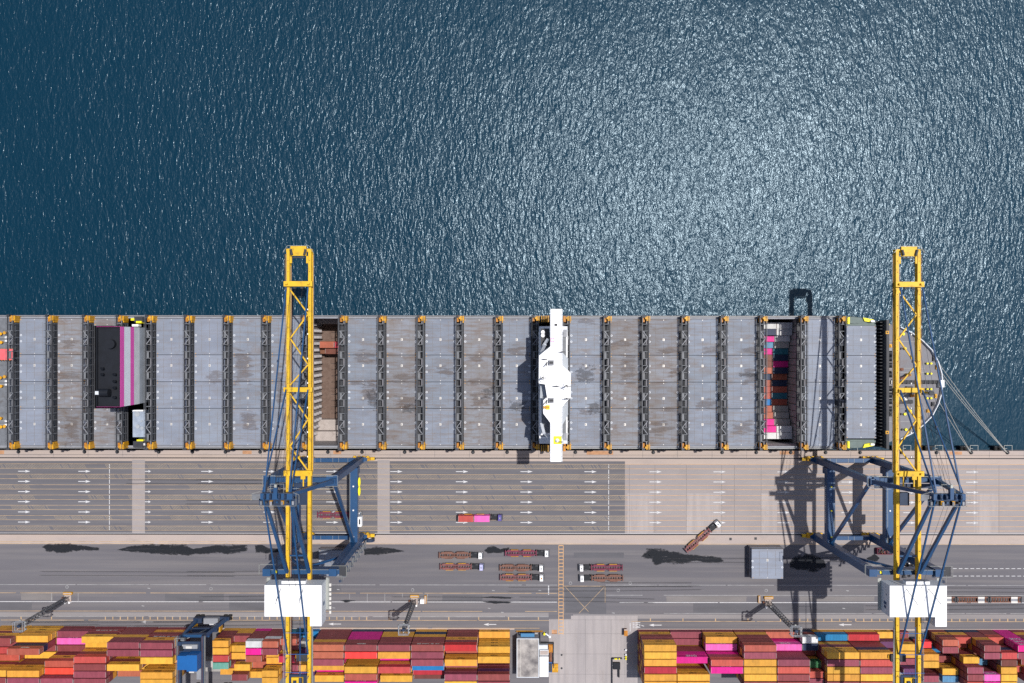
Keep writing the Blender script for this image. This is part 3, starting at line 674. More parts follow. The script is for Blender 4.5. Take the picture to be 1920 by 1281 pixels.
bb = lashing_bridge_meshes(HBs+0.25, HB-0.25)
proto = [bb[0].build('lashing_bridge', ship), bb[1].build('bracing'), bb[2][0].build('end_tower'), bb[2][1].build('end_tower')]
for q_ in proto[1:]: q_.parent = proto[0]
first = True
for i, r in enumerate(Rr):
    xc = r - GW/2
    if first:
        proto[0].location = (xc, 0, 0); first = False; continue
    o = proto[0].copy(); col.objects.link(o); o.parent = ship; o.location = (xc, 0, 0)
    for c_ in proto[1:]: d_ = c_.copy(); col.objects.link(d_); d_.parent = o
# open holds
def hold(x0, x1, xo0, xo1, zf, side):
    b = MB()
    b.box(x0-0.3, x0, YS1, YS0, zf-0.5, 14.6, M['holdgrey']); b.box(x1, x1+0.3, YS1, YS0, zf-0.5, 14.6, M['holdgrey'])
    b.box(x0-0.3, x1+0.3, YS0, YS0+0.3, zf-0.5, 14.6, M['holdgrey']); b.box(x0-0.3, x1+0.3, YS1-0.3, YS1, zf-0.5, 14.6, M['holdgrey'])
    b.build('hold_wall', ship)
    b = MB(); b.box(x0, x1, YS1, YS0, zf-0.5, zf, M['holdfloor'])
    n_ = 19
    for i in range(n_):
        y = YS1 + (YS0-YS1)*i/n_; b.box(x0+4, x1-0.5, y-0.06, y+0.06, zf, zf+0.05, M['black'])
    b.build('hold_floor', ship)
    return
x0o, x1o = Rr[8], Rr[9]-GW
hold(x0o-1.6, x1o+2.0, x0o, x1o, -8.0, 1)
for yA, yB, zt in ((YS1, hy(818), 1.5), (hy(818), hy(797), -3.0), (hy(606), YS0, -1.0)): b = MB(); b.box(x0o-1.6, x1o+2.0, yA+0.01, yB-0.01, -8, zt, M['holdstep']); b.build('hold_step', ship)
for i in range(1, 19):
    y = YS1 + (YS0-YS1)*i/19
    b = MB(); b.box(x0o-1.6, x0o-0.75, y-0.07, y+0.07, -7.5, 14.3, M['holdstep'])
    for z_ in (-4, 0, 4, 8, 12): b.box(x0o-1.6, x0o-0.5, y+0.12, y+1.1, z_, z_+0.12, M['holdgrey'])
    b.build('cell_guide', ship)
x0p, x1p = Rr[20], Rr[21]-GW
hold(x0p+0.2, Rr[21]-0.1, x0p, x1p, -8.0, -1)
# funnel / engine casing
fx0, fx1 = PX(181.5, 35), PX(226, 35); fy1, fy0 = PY(613.5, 35)-SYC, PY(763.5, 35)-SYC
fun = MB(); fun.box(fx0, fx1, fy0, fy1, 15.2, 34.2, M['funnel_grey']); fun = fun.build('funnel', ship)
b = MB(); b.box(fx0, fx1, fy0, fy1, 34.2, 34.45, M['black'])
for xa, xb, ya, yb in ((fx0,fx0+0.25,fy0,fy1),(fx1-0.25,fx1,fy0,fy1),(fx0+0.25,fx1-0.25,fy0,fy0+0.25),(fx0+0.25,fx1-0.25,fy1-0.25,fy1)): b.box(xa, xb, ya, yb, 34.45, 35.3, M['black'])
b.build('funnel_top', fun)
for za, zb, m_ in ((32.6,35.2,'funnel_pink'),(28.2,32.6,'funnel_white'),(25.6,28.2,'funnel_pink'),(21.5,25.6,'funnel_pale')):
    b = MB(); e = 0.06; b.box(fx1+0.002, fx1+e, fy0, fy1, za, zb, M[m_]); b.box(fx0-0.02, fx0-0.002, fy0, fy1, za, min(zb, 34), M[m_])
    b.box(fx0-e, fx1+e, fy1+0.002, fy1+e, za, zb, M[m_]); b.box(fx0-e, fx1+e, fy0-e, fy0-0.002, za, zb, M[m_]); b.build('colour_band', fun)
def fpt(px, py): return PX(px, 36), PY(py, 36)-SYC
x, y = fpt(206, 646); b = MB(); b.cyl(x, y, 34.45, 36.0, 1.6, M['black'], 20); b.cyl(x, y, 36.0, 36.02, 1.2, M['black'], 16); b.build('exhaust_pipe', fun)
x, y = fpt(196, 737); b = MB(); b.tube([(x-1.9,y,36.3),(x+1.8,y,36.3)], 1.35, M['black'], 16); b.box(x-2.4,x-1.2,y-0.6,y+0.6,35.6,37.7,M['offwhite']); b.build('silencer', fun)
for px_, py_ in ((213,703),(213,716),(213,728),(213,746),(190,703),(190,692)):
    x, y = fpt(px_, py_); b = MB(); b.tube([(x,y,34.45),(x,y,36.2),(x+0.7,y,36.6)], 0.42, M['black'], 10); b.build('exhaust_pipe', fun)
b = MB(); b.box(PX(248,17), PX(274,17), hy(820), hy(769.4), 15.2, 16.6, M['casingblue'])
for px_, py_, r_ in ((257,777,1.0),(258,800,0.8),(266,803,0.7),(265,790,0.4)): b.cyl(PX(px_,17), hy(py_), 16.6, 16.9, r_, M['funnel_grey'], 12)
b.build('casing_deck', ship)
for px_, py_, w_, h_, m_ in ((262,600,8,5,'dark'),(264,605,5,2,'vivid_yellow'),(256,611,6,2,'white'),(262,833,9,6,'dark'),(265,826,6,2,'vivid_yellow'),(277,839,2,2,'vivid_yellow'),(272,833,3,2,'white'),(252,600,3,2,'vivid_yellow'),(262,770,10,1.2,'white')):
    b = MB(); b.box(PX(px_-w_,16.5), PX(px_+w_,16.5), hy(py_+h_), hy(py_-h_), 15.3, 17.2+random.random(), M[m_]); b.build('mooring_fitting', ship)
# accommodation tower with bridge wings
acc = MB(); s36 = 34.0
def A(px, py, z): return (PX(px, z), PY(py, z)-SYC)
def boxp(mb, px0, px1, py0, py1, z0, z1, m, zr=None):
    zr = zr or z1; x0, yT = A(px0, py0, zr); x1, yB = A(px1, py1, zr); mb.box(x0, x1, yB, yT, z0, z1, m)
boxp(acc, 1011.5, 1064, 622, 822, 15.2, 30.0, M['white'])
boxp(acc, 1014, 1063, 628, 816, 30.0, 33.0, M['white'])
acc = acc.build('accommodation_block', ship)
b = MB(); boxp(b, 1013.5, 1062.5, 625, 819, 30.0, 30.06, M['midgrey']); boxp(b, 1015.5, 1061.5, 632, 812, 33.0, 33.06, M['grey'])
boxp(b, 1011.5, 1064, 612, 621.8, 15.2, 25.0, M['offwhite'], 25); boxp(b, 1011.5, 1064, 822.2, 832, 15.2, 25.0, M['offwhite'], 25)
boxp(b, 1014, 1030, 616, 650, 33.1, 33.6, M['dark'], 33.6); boxp(b, 1056, 1063, 618, 632, 33.1, 33.5, M['midgrey'], 33.5); boxp(b, 1056, 1063, 812, 826, 33.1, 33.5, M['midgrey'], 33.5)
for px_, py_ in ((1018,623),(1018,629)): x, y = A(px_, py_, 33.6); b.cyl(x, y, 33.6, 34.0, 0.7, M['white'], 12)
b.build('upper_deck', acc)
for pa, pb in (((1015,655),(1027,636)),((1016,795),(1020,812)),((1020,812),(1031,822)),((1016,660),(1022,646))):
    b = MB(); a_ = A(*pa, 36); c_ = A(*pb, 36); b.beam((*a_, 33.3), (*c_, 37.5), 1.0, 0.25, M['offwhite']); b.build('stairway', acc)
for y_ in (628, 816): 
    b = MB(); x, y = A(1013, y_, 30); b.rail([(x, y, 30.06), (A(1062, y_, 30)[0], y, 30.06)]); b.build('railing', acc)
win = MB()
for k_ in range(4):
    z_ = 18 + k_*3.2
    for i in range(24):
        y = A(0, 630+i*7.8, 25)[1]
        for X_, d_ in ((A(1064,0,30)[0], 0.03), (A(1011.5,0,30)[0], -0.03)): win.box(X_, X_+d_, y-0.35, y+0.35, z_, z_+0.9, M['glass'])
win.build('window', acc)
b = MB(); boxp(b, 1032, 1054.6, 579.5, 866, 37.2, 39.6, M['white'], 39.6)
wing = b.build('bridge_wing', ship)
wh = [(1032,650),(1011,667),(1010.5,719),(1022,721),(1026,745),(1019,751),(1019,776),(1032,793),(1054.6,763),(1064,752),(1070,746),(1070.5,700),(1066,695),(1054.6,686)]
b = MB(); b.prism([A(*p, 42) for p in wh], 33.1, 41.6, M['white']); house = b.build('wheelhouse', ship)
b = MB()
for pa, pb in (((1054.8,662),(1063,668)),((1063,668),(1064,690)),((1064,757),(1063,785)),((1063,785),(1054.8,796))):
    a_ = A(*pa, 38); c_ = A(*pb, 38); i0 = A(1054.7, pa[1], 38); i1 = A(1054.7, pb[1], 38)
b.prism([A(*p, 37) for p in ((1054.8,661),(1065,672),(1065,699),(1054.8,690))], 34, 37.1, M['funnel_grey'], M['funnel_grey'])
b.prism([A(*p, 37) for p in ((1054.8,762),(1065,752),(1065,778),(1054.8,797))], 34, 37.1, M['funnel_grey'], M['funnel_grey'])
b.build('side_deck', house)
b = MB(); b.prism([A(*p, 40) for p in ((1014,722),(1021,722),(1025,744),(1018,750),(1013,748))], 33.1, 37.6, M['funnel_grey']); b.build('sun_deck', house)
for py_, hh in ((680, 1.2), (751, 1.2)):
    b = MB(); boxp(b, 1029.5, 1038.5, py_-4.5, py_+4.5, 41.6, 42.9, M['midgrey'], 42.9); x, y = A(1034, py_, 43); b.box(x-0.6,x+0.6,y-0.4,y+0.4,42.9,43.2,M['dark'])
    x, y = A(1026, py_, 43); b.beam((x, y, 41.6), (x-0.4, y-1.0, 44.5), 0.3, 0.3, M['dark']); b.beam((x, y+1, 41.6), (x-1.6, y+1.2, 43.2), 0.25, 0.25, M['dark']); b.build('ventilation_house', house)
for px_, py_, hh in ((1018,708,5.5),(1062,723,6.5),(1063,747,3.0),(1043,724,2.0),(1055,660,2.0),(1051,830,1.2)):
    b = MB(); x, y = A(px_, py_, 42); zb = 41.6 if py_ < 800 else 39.6
    if py_ < 665: zb = 39.6
    b.cyl(x, y, zb, zb+hh, 0.22, M['dark'], 8, 0.1); b.beam((x-1.1, y, zb+hh*0.7), (x+1.1, y, zb+hh*0.7), 0.25, 0.2, M['dark'])
    if hh > 5: b.beam((x, y-1.2, zb+hh*0.4), (x, y, zb+hh*0.8), 0.15, 0.15, M['dark']); b.beam((x, y+1.2, zb+hh*0.4), (x, y, zb+hh*0.8), 0.15, 0.15, M['dark'])
    b.build('radar_mast', house)
for yy_ in (592, 620, 648, 700, 730, 760, 800, 845):
    b = MB(); boxp(b, 1032.3, 1054.3, yy_, yy_+0.35, 39.6, 39.62, M['offwhite'], 39.6) if not 652 < yy_ < 786 else boxp(b, 1026, 1063, yy_, yy_+0.35, 41.6, 41.62, M['offwhite'], 41.6); b.build('deck_seam', wing if not 652 < yy_ < 786 else house)
for pts_ in ([(1032.3,580),(1032.3,649)],[(1054.3,580),(1054.3,684)],[(1032.3,795),(1032.3,865.5)],[(1054.3,764),(1054.3,865.5)]):
    b = MB(); b.rail([(*A(*p_, 40), 39.6) for p_ in pts_], 1.05, M['offwhite'], 1.6, 0.03); b.build('railing', wing)
b = MB(); boxp(b, 1038, 1053, 818, 833, 39.6, 39.75, M['vivid_yellow'], 39.7); x, y = A(1045, 826, 40); b.build('yellow_pad', wing)
b = MB(); b.cyl(x, y, 39.75, 40.3, 0.7, M['white'], 16); b.tube([(x,y,40.3),(x,y,40.7),(x,y,41.0)], 0.68, M['white'], 16, 0.2); b.build('satellite_dome', wing)
b = MB(); boxp(b, 1040, 1045, 607, 611, 39.6, 39.9, M['dark'], 39.9); boxp(b, 1033, 1039, 634, 641, 39.6, 39.63, M['funnel_pink'], 39.6); boxp(b, 1034, 1038, 635, 640, 39.63, 39.66, M['white'], 39.66); b.build('wing_fitting', wing)
b = MB(); boxp(b, 1019, 1030, 762, 766, 41.6, 42.6, M['foot_yellow'], 42.6) ; boxp(b, 1024, 1031, 760, 768, 41.6, 42.2, M['vivid_yellow'], 42.2); b.build('yellow_davit', house)
for py0, py1 in ((593, 603), (836, 846)):
    b = MB(); boxp(b, 1030.5, 1033, py0, py1, 24, 26, M['orange'], 26); boxp(b, 1056, 1060.5, py0, py1, 24, 26.5, M['orange'], 26); b.build('lifeboat', ship)
    b = MB(); boxp(b, 1013, 1030, py0, py1, 15.3, 20, M['dark'], 20)
    for k_ in range(4): boxp(b, 1015+k_*4, 1016.5+k_*4, py0-1, py1+1, 20, 21, M['foot_yellow'], 21)
    b.build('boat_davit', ship)
# bow area
b = MB()
side = [(PX(1585,ZH), HB-0.2), (PX(1605,ZH), HB-0.5), (PX(1625,ZH), hy(597.5)), (PX(1643,ZH), hy(602.5)), (PX(1643,ZH), hy(610)), (PX(1585,ZH), hy(610))]
b.prism(side, 14.9, 15.6, M['greendeck']); b.prism([(x, -y) for x, y in side], 14.9, 15.6, M['greendeck']); b.box(PX(1585,ZH), PX(1643,ZH), hy(610), hy(822), 14.6, 15.2, M['deck']) if False else None
b.build('bow_side_deck', ship)
for s_ in (1, -1):
    b = MB()
    for pts in (((1585.5,596),(1592,594),(1592,607),(1585.5,607.5)), ((1617,595),(1637,599),(1634,604),(1620,602))):
        b.prism([(PX(x_,ZH), s_*hy(y_)) for x_, y_ in pts], 15.6, 16.6, M['vivid_yellow'])
    b.box(PX(1630,ZH), PX(1637,ZH), s_*hy(603.5), s_*hy(600.2), 16.6, 17.3, M['white']); b.build('yellow_block', ship)
    b = MB(); x, y = PX(1602,ZH), s_*hy(600.5); b.prism([(x+2.6*math.cos(t*math.pi/8)*(1.8 if math.cos(t*math.pi/8) > 0 else 1), y+1.25*math.sin(t*math.pi/8)) for t in range(16)], 15.6, 16.0, M['greendeck']); b.build('manhole_plinth', ship)
b = MB(); b.box(PX(1643,ZH), PX(1662,18), hy(838), hy(601), 14.8, 15.2, M['black']); b.box(PX(1657,18)-0.2, PX(1661,18), hy(838), hy(600), 15.2, 20.5, M['dark'])
for i in range(38):
    y = hy(838) + (hy(601)-hy(838))*(i+0.5)/38; b.box(PX(1649,18), PX(1657,18)-0.25, y-0.12, y+0.12, 15.2, 18.5, M['black'])
b.build('breakwater', ship)
fd = [p for p in deck_outline if p[0] > PX(1650,18)]; xf = PX(1661,18)+0.05
yfd = PY(604,18)-SYC
b = MB(); b.prism([(xf, yfd)] + [(p[0]-0.1, p[1]*0.995) for p in fd] + [(xf, -yfd)], 17.3, 18.0, M['deck']); b.build('foredeck', ship)
b = MB()
bw = [p for p in fd]
for p0, p1 in zip(bw[:-1], bw[1:]):
    b.beam((p0[0], p0[1], 18.6), (p1[0], p1[1], 18.6), 0.32, 1.3, M['offwhite'] if p0[0] > bowx(1684) or p1[0] > bowx(1690) else M['deck'])
x, y = bowx(1762), -0.2; b.box(x-0.9, x+0.8, y-1.3, y+1.3, 18.0, 19.7, M['white']); b.build('bulwark', ship)
def D_(px, py): return PX(px, 18.5), PY(py, 18.5)-SYC
for py_, n2 in ((681,1),(700,1),(729,1),(746,1)):
    x, y = D_(1742, py_); b = MB()
    for dx in (-0.7, 0.7): b.cyl(x+dx, y, 18.0, 18.9, 0.38, M['vivid_yellow'], 10); 
    b.box(x-1.3, x-1.0, y-0.3, y+0.3, 18, 18.5, M['dark']); b.box(x-0.25, x+0.25, y-0.2, y+0.2, 18, 18.6, M['black']); b.build('twin_bollard', ship)
for px_, py_ in ((1697,653),(1697,776),(1707,770),(1694,626),(1699,805),(1665,608)):
    x, y = D_(px_, py_); b = MB(); b.cyl(x, y, 18.0, 18.7, 0.5, M['vivid_yellow'], 10); b.cyl(x-1.3, y, 18.0, 18.6, 0.4, M['dark'], 10); b.build('deck_bollard', ship)
for py_ in (662, 672, 684, 702, 728, 740, 752, 766):
    x, y = D_(1668, py_); b = MB()
    b.tube([(x-1.5,y,18.9),(x+1.7,y,18.9)], 0.95, M['black'], 12); b.box(x-2.0,x-1.5,y-1.1,y+1.1,18,19.9,M['grey']); b.box(x+1.7,x+2.1,y-1.1,y+1.1,18,19.7,M['grey']); b.tube([(x+2.1,y,18.8),(x+3.4,y,18.8)],0.5,M['dark'],10)
    b.build('mooring_winch', ship)
for py_, px0_, px1_ in ((716,1684,1758),(753,1686,1712)):
    b = MB(); x0_, y = D_(px0_, py_); x1_, _ = D_(px1_, py_); b.beam((x0_, y, 18.3), (x1_, y, 18.3), 0.9, 0.6, M['black']); b.beam((x0_, y, 18.03), (x1_, y, 18.03), 1.5, 0.05, M['dark']); 
    for i in range(9): xx = x0_+(x1_-x0_)*i/9; b.box(xx, xx+0.5, y-0.6, y+0.6, 18.0, 18.8, M['dark'])
    b.build('anchor_chain', ship)
b = MB(); x, y = D_(1700, 702); b.cyl(x, y, 18, 21, 0.5, M['foot_yellow'], 10); b.beam((x, y, 21), (x-4.5, y-1.4, 22.5), 0.6, 0.6, M['rust']); b.build('deck_crane', ship)
b = MB(); x, y = D_(1716, 733); b.cyl(x, y, 18, 29, 0.55, M['yellow'], 12, 0.3); b.box(x-1.2,x+1.2,y-0.9,y+0.9,25,25.3,M['dark']); b.cyl(x, y, 29, 29.6, 0.9, M['dark'], 12); b.build('foremast', ship)
b = MB(); b.box(*[PX(1657.5,18.2)+1.2, PX(1661,18.2)+1.9], PY(669,18)-SYC, PY(654,18)-SYC, 18.0, 18.25, M['offwhite'])
for py_, in ((623,), (809,)):
    x, y = D_(1658, py_); b.box(x-0.6,x+0.6,y-0.6,y+0.6,20.52,20.9,M['foot_yellow']); b.box(x-0.25,x+0.25,y-0.25,y+0.25,20.9,20.95,M['black'])
b.build('deck_hatch', ship)
b = MB()
for py_ in (640, 690, 716-18, 734, 763, 790):
    x0_, y = D_(1664, py_); x1_, _ = D_(1735, py_); b.beam((x0_, y, 18.06), (x1_, y, 18.06), 0.06, 0.06, M['rail_steel'])
for i in range(13):
    t_ = i/12; 
b.build('deck_line', ship)
for px_, py_, a_, b__, hh, m_ in ((1666,655,1.2,0.7,0.8,'midgrey'),(1670,648,0.6,0.6,1.2,'foot_yellow'),(1690,692,0.8,0.5,0.9,'rust'),(1705,728,1.2,0.8,1.4,'dark'),(1711,741,0.7,0.6,1.0,'orange'),(1698,747,0.6,0.6,0.8,'casting'),(1690,737,0.9,0.6,1.1,'dark'),
        (1752,672,0.5,0.9,0.9,'dark'),(1757,688,0.4,0.8,0.9,'foot_yellow'),(1755,742,0.4,0.8,0.9,'foot_yellow'),(1750,757,0.5,0.8,0.9,'dark'),(1741,770,0.6,0.6,0.8,'foot_yellow'),(1730,783,0.6,0.6,0.8,'dark'),(1673,700,0.7,1.0,1.3,'dark'),(1674,716,0.6,0.6,1.0,'casting'),(1672,776,0.8,0.8,1.1,'dark')):
    x, y = D_(px_, py_); b = MB(); b.box(x-a_, x+a_, y-b__, y+b__, 18.0, 18.0+hh*0.7, M[m_]); b.cyl(x, y, 18.0+hh*0.7, 18.0+hh, min(a_, b__)*0.7, M[m_], 8); b.build('deck_fitting', ship)
# mooring lines (lie between ship and quay: things of their own)
def rope(name, a, b_, sag, label, r=0.09):
    pts = []
    for i in range(15):
        t = i/14; p = Vector(a).lerp(Vector(b_), t); p.z -= sag*4*t*(1-t); pts.append(p)
    m_ = MB(); m_.tube(pts, r, M['rope'], 5); o = m_.build(name); tag(o, label, 'mooring line', 'mooring lines from the bow')
bowz = 18.2
rope('mooring_line', (*P(1762, 683, bowz), bowz), (*P(1887.5, 846.5, 0.6), 0.6), 0.9, 'pale mooring line to the far right bollard, outermost of the bow ropes')
rope('mooring_line', (*P(1761, 692, bowz), bowz), (*P(1889, 847.5, 0.6), 0.6), 1.3, 'pale mooring line to the far right bollard, second of the bow ropes')
rope('mooring_line', (*P(1762, 700, bowz), bowz), (*P(1889.5, 849, 0.6), 0.6), 1.6, 'pale mooring line to the far right bollard, third of the bow ropes')
rope('mooring_line', (*P(1761, 730, bowz), bowz), (*P(1820.5, 847, 0.6), 0.6), 1.0, 'pale mooring line to the second bollard from right, upper rope')
rope('mooring_line', (*P(1757, 745, bowz), bowz), (*P(1821.5, 849, 0.6), 0.6), 1.0, 'pale mooring line to the second bollard from right, lower rope')

# ------------------------------------------------------------------ containers
CH, CWD = 2.59, 2.438
def container_mesh(Lc, key):
    m = CM[key]; b = MB(); hx, hy_ = Lc/2, CWD/2; h = CH - 0.03
    # recessed side panels + frame
    r = 0.05
    b.box(-hx+0.12, hx-0.12, -hy_+r, hy_-r, 0.15, h-0.06, m)
    for sx in (-1, 1):
        for sy in (-1, 1):
            b.box(sx*hx, sx*(hx-0.16), sy*hy_, sy*(hy_-0.16), 0.0, h, m)
            for zz in (0.002, h-0.17): b.box(sx*(hx+0.004), sx*(hx-0.20), sy*(hy_+0.004), sy*(hy_-0.19), zz, zz+0.173, m)
    for sy in (-1, 1):
        b.box(-hx+0.16, hx-0.16, sy*hy_, sy*(hy_-0.10), 0.0, 0.16, m); b.box(-hx+0.16, hx-0.16, sy*hy_, sy*(hy_-0.08), h-0.10, h-0.004, m)
        n_ = int((Lc-0.5)/0.55)
        for i in range(n_):                                   # corrugation ribs
            x = -hx + 0.35 + i*(Lc-0.7)/n_; b.box(x, x+0.26, sy*(hy_-r), sy*(hy_-0.012), 0.16, h-0.10, m)
    for sx in (-1, 1): b.box(sx*hx, sx*(hx-0.12), -hy_+0.16, hy_-0.16, h-0.14, h-0.002, m); b.box(sx*hx, sx*(hx-0.12), -hy_+0.16, hy_-0.16, 0, 0.15, m)
    n_ = int((Lc-1.2)/1.1)
    for i in range(n_): x = -hx+0.7+i*(Lc-1.4)/n_; b.box(x, x+0.55, -hy_+0.22, hy_-0.22, h-0.06, h-0.03, m)
    return b
def finish(b, name):
    o = b.build(name); me = o.data; bpy.data.objects.remove(o); return me
CMESH = {}; DOOR = {}; CAST = {}
def cont_mesh(Lc, key):
    if (Lc, key) not in CMESH: CMESH[(Lc, key)] = finish(container_mesh(Lc, key), 'container')
    return CMESH[(Lc, key)]
def door_mesh(Lc, key):
    if (Lc, key) not in DOOR:
        b = MB(); x = Lc/2-0.12; m = CM[key]
        for s_ in (-1, 1): b.box(x, x+0.06, s_*0.03, s_*1.04, 0.2, 2.38, m)
        for y in (-0.75, -0.3, 0.3, 0.75): b.cyl(x+0.09, y, 0.15, 2.45, 0.03, M['casting'], 6)
        DOOR[(Lc, key)] = finish(b, 'door')
    return DOOR[(Lc, key)]
def cast_mesh(Lc):
    if Lc not in CAST:
        b = MB(); hx, hy_ = Lc/2, CWD/2
        for sx in (-1, 1):
            b.box(sx*(hx+0.005), sx*(hx-0.10), -hy_+0.30, hy_-0.30, 2.50, 2.572, M['cornersteel'])
            for sy in (-1, 1): b.box(sx*(hx-0.02), sx*(hx-0.12), sy*(hy_+0.01), sy*(hy_-0.05), 0.25, 0.50, M['cornersteel'])
        CAST[Lc] = finish(b, 'corner_casting')
    return CAST[Lc]
LOGO = {}
def logo(kind, Lc):
    if (kind, Lc) in LOGO: return LOGO[(kind, Lc)]
    if kind == 'Y': me = text_mesh('lettering', 'msc', 1.7, M['logo_dark'])
    elif kind == 'M': me = text_mesh('lettering', 'ONE', 2.0, M['logo_pale'])
    else:
        b = MB(); rnd = random.Random(hash(kind) % 100)
        if kind == 'L':
            x = -1.6
            while x < 1.6: ww = rnd.uniform(0.12, 0.28); b.box(x, x+ww, -rnd.uniform(.25,.4), rnd.uniform(.2,.4), -0.01, 0.01, M['casting']); x += ww+0.1
        else:
            for xa, xb, hh in ((-4.4,-2.9,.22),(-2.2,-1.2,.35),(-0.6,2.0,.22),(2.6,4.0,.45)):
                x = xa
                while x < xb: ww = rnd.uniform(0.1, 0.22); b.box(x, x+ww, -hh, hh*rnd.uniform(.5,1), -0.01, 0.01, M['casting']); x += ww+0.1
        me = finish(b, 'lettering')
    LOGO[(kind, Lc)] = me; return me
def make_container(x, y, z, Lc, key, label, group, mark=None, rz=0.0, detail=True, flip=False):
    o = bpy.data.objects.new('shipping_container', cont_mesh(Lc, key)); col.objects.link(o)
    o.location = (x, y, z); o.rotation_euler = (0, 0, rz)
    tag(o, label, 'container', group)
    if detail:
        d_ = bpy.data.objects.new('door', door_mesh(Lc, key)); col.objects.link(d_); d_.parent = o
        if flip: d_.rotation_euler = (0, 0, math.pi)
        if key not in 'Yb' : c_ = bpy.data.objects.new('corner_casting', cast_mesh(Lc)); col.objects.link(c_); c_.parent = o
    if mark:
        for s_ in (1, -1):
            l_ = bpy.data.objects.new('lettering', logo(mark, Lc)); col.objects.link(l_); l_.parent = o
            l_.location = (0, s_*(CWD/2+0.012), 1.35 if mark != 'M' else 1.3)
            l_.rotation_euler = (R(90), 0, R(180) if s_ > 0 else 0)
    return o
# yard layout: name, west edge X, length, phrase for the bay, six rows (north to south) of tiers bottom to top.
# suffix marks: t = long white lettering, l = short white lettering
YARD = [
 ('leftmost bay', -203.5, 12.19, ['YYRYR','RYR','RRC','ORC','RRYRYY','RYRRYR']),
 ('second bay from left edge', -190.9, 12.19, ['YYYY','RYRRNOl','YRK'[:2],'RY','RRRRYY','YRRYRV']),
 ('third bay from left edge', -178.3, 12.19, ['RV','Om','YRY'[:2],'RRRYC','YYRRS','RYYRRlV']),
 ('fourth bay from left edge', -165.7, 12.19, ['RRtRY','RYY','RRRYRC','YRYRRR','RYRRRV','YRRYRV']),
 ('fifth bay from left edge', -153.1, 12.19, ['RRtRYRV','YYRRRV','RRY','RYRYRY','YRY','RRO']),
 ('sixth bay from left edge', -140.5, 12.19, ['RYRRtYV','RRYRRV','YRYRRY','YYY','RYRYYY','RRYRRY']),
 ('bay under the yard crane', -126.4, 12.19, ['','','','','ww','w']),
 ('narrow bay right beside the yard crane', -114.2, 6.06, ['YRRRY','RRRYY','RYRRC','RYRRT','XR','RY']),
 ('second narrow bay right of the yard crane', -107.9, 6.06, ['YYR','RRYY','RYRY','w','RRY','RRYR']),
 ('third narrow bay right of the yard crane', -101.6, 6.06, ['MRRRlW','RYRRM','RRYRO','O','RO','RRY']),
 ('fourth narrow bay right of the yard crane', -95.3, 6.06, ['RRRWO','RRYRV','RYY','RRY','RYRYY','YRRYY']),
 ('fifth narrow bay right of the yard crane', -89.0, 6.06, ['QQRO','RRR','RRRYK','RR','RRV','RRV']),
 ('narrow bay between the left crane girders', -82.6, 6.06, ['BB'[:1],'Rw','RP','YRY','RYY','RP']),
 ('bay just right of left crane girders', -75.8, 12.19, ['RRRRYO','YRRYRO','RRYRMV','RYRYY','RRM','RRRY']),
 ('fourth bay left of the workshop', -63.2, 12.19, ['NMMMRRlS','RRYRRS','RYR','YRRYYY','YRRRRO','RRYRRM']),
 ('third bay left of the workshop', -50.6, 12.19, ['NYYRRV','RRRYRY','RYRM','YRRRYC','RRY','RRRY']),
 ('second bay left of the workshop', -38.0, 12.19, ['YNYRtRlRtV'[:10],'RYRRYV','RRYRRV','RRRRB','YRRK','RRX']),
 ('first wide bay left of the workshop', -25.4, 12.19, ['RRRYRK','RRRO','RRYRYY','YRRV','YRYYRV','RRYRRY']),
 ('bay directly beside the workshop', -12.9, 12.19, ['Y','YYYY','RYYYY','R','RRRRPRV','RYRRRV']),
 ('first bay right of the entry lane', 50.2, 12.19, ['RYRRYY','RRYRYY','YRRRRY','RYRYRK','RRYRRY','YRRYRY']),
 ('second bay right of the entry lane', 62.8, 12.19, ['V','V','YRRMM','RY','RYYRYY','RRRRYY']),
 ('third bay right of the entry lane', 75.4, 12.19, ['RYY','RYm','RRRMRlC','YRYRYM','','']),
 ('fourth bay right of the entry lane', 88.0, 12.19, ['RYRRRO','RRYRYV','YRRYRY','RRRYRY','RYRRYY','RRYRRR']),
 ('fifth bay right of the entry lane', 100.6, 12.19, ['O','MMm','RRMRlRV','YRYRRC','RRRYRR','RYRRRR']),
 ('narrow bay left of the bright blue container', 113.0, 6.06, ['NRW','RNN','RR','RRYG','YRRRC','RRYRV']),
 ('bay of the bright blue container', 119.4, 12.19, ['YB','YRYRYY','RYRRRV','RRRYRY','YRYRRY','RRYRRR']),
 ('bay of the big crimson container', 132.0, 12.19, ['YK','RRRRNY','RYRRYC','YRRYRV','RYRRYY','RRRRRO']),
 ('narrow bay left of right crane girders', 144.6, 6.06, ['Y','RP','RRR','RY','RRV','RY']),
 ('narrow bay between the right crane girders', 151.0, 6.06, ['RY'[:1],'YRY','RRY','NYV','RRNP','Rw']),
 ('narrow bay just right of right crane girders', 158.6, 6.06, ['','NS','RRYY','YRRY','R','RRRV']),
 ('sixth narrow bay from the right edge', 166.0, 6.06, ['RYRO','RRRV','B','NR','RRYY','NRRb']),
 ('fifth narrow bay from the right edge', 172.4, 6.06, ['NYC','RO','RYRRY','RRYRRV','YRRRRR','RRYRRC']),
 ('fourth narrow bay from the right edge', 178.8, 6.06, ['NRRYRR','RRYRRV','RX','RQb','RYRRRm','RRYRRM']),
 ('third narrow bay from the right edge', 185.2, 6.06, ['RRC','RRYRNC','YRRRRX','RRYRRY','RYRRRY','RRYRRY']),
 ('second narrow bay from the right edge', 191.6, 6.06, ['MMMMMM','RYRRRV','RX','RO','RYC','RR']),
 ('last narrow bay at the right edge', 198.0, 6.06, ['RYRR','RRYR','RR','RYR','RRYR','RYRV']),
]
ROWN = ['front row', 'second row', 'third row', 'fourth row', 'fifth row', 'last row']
TN = ['lowest', 'second', 'third', 'fourth', 'fifth', 'top']
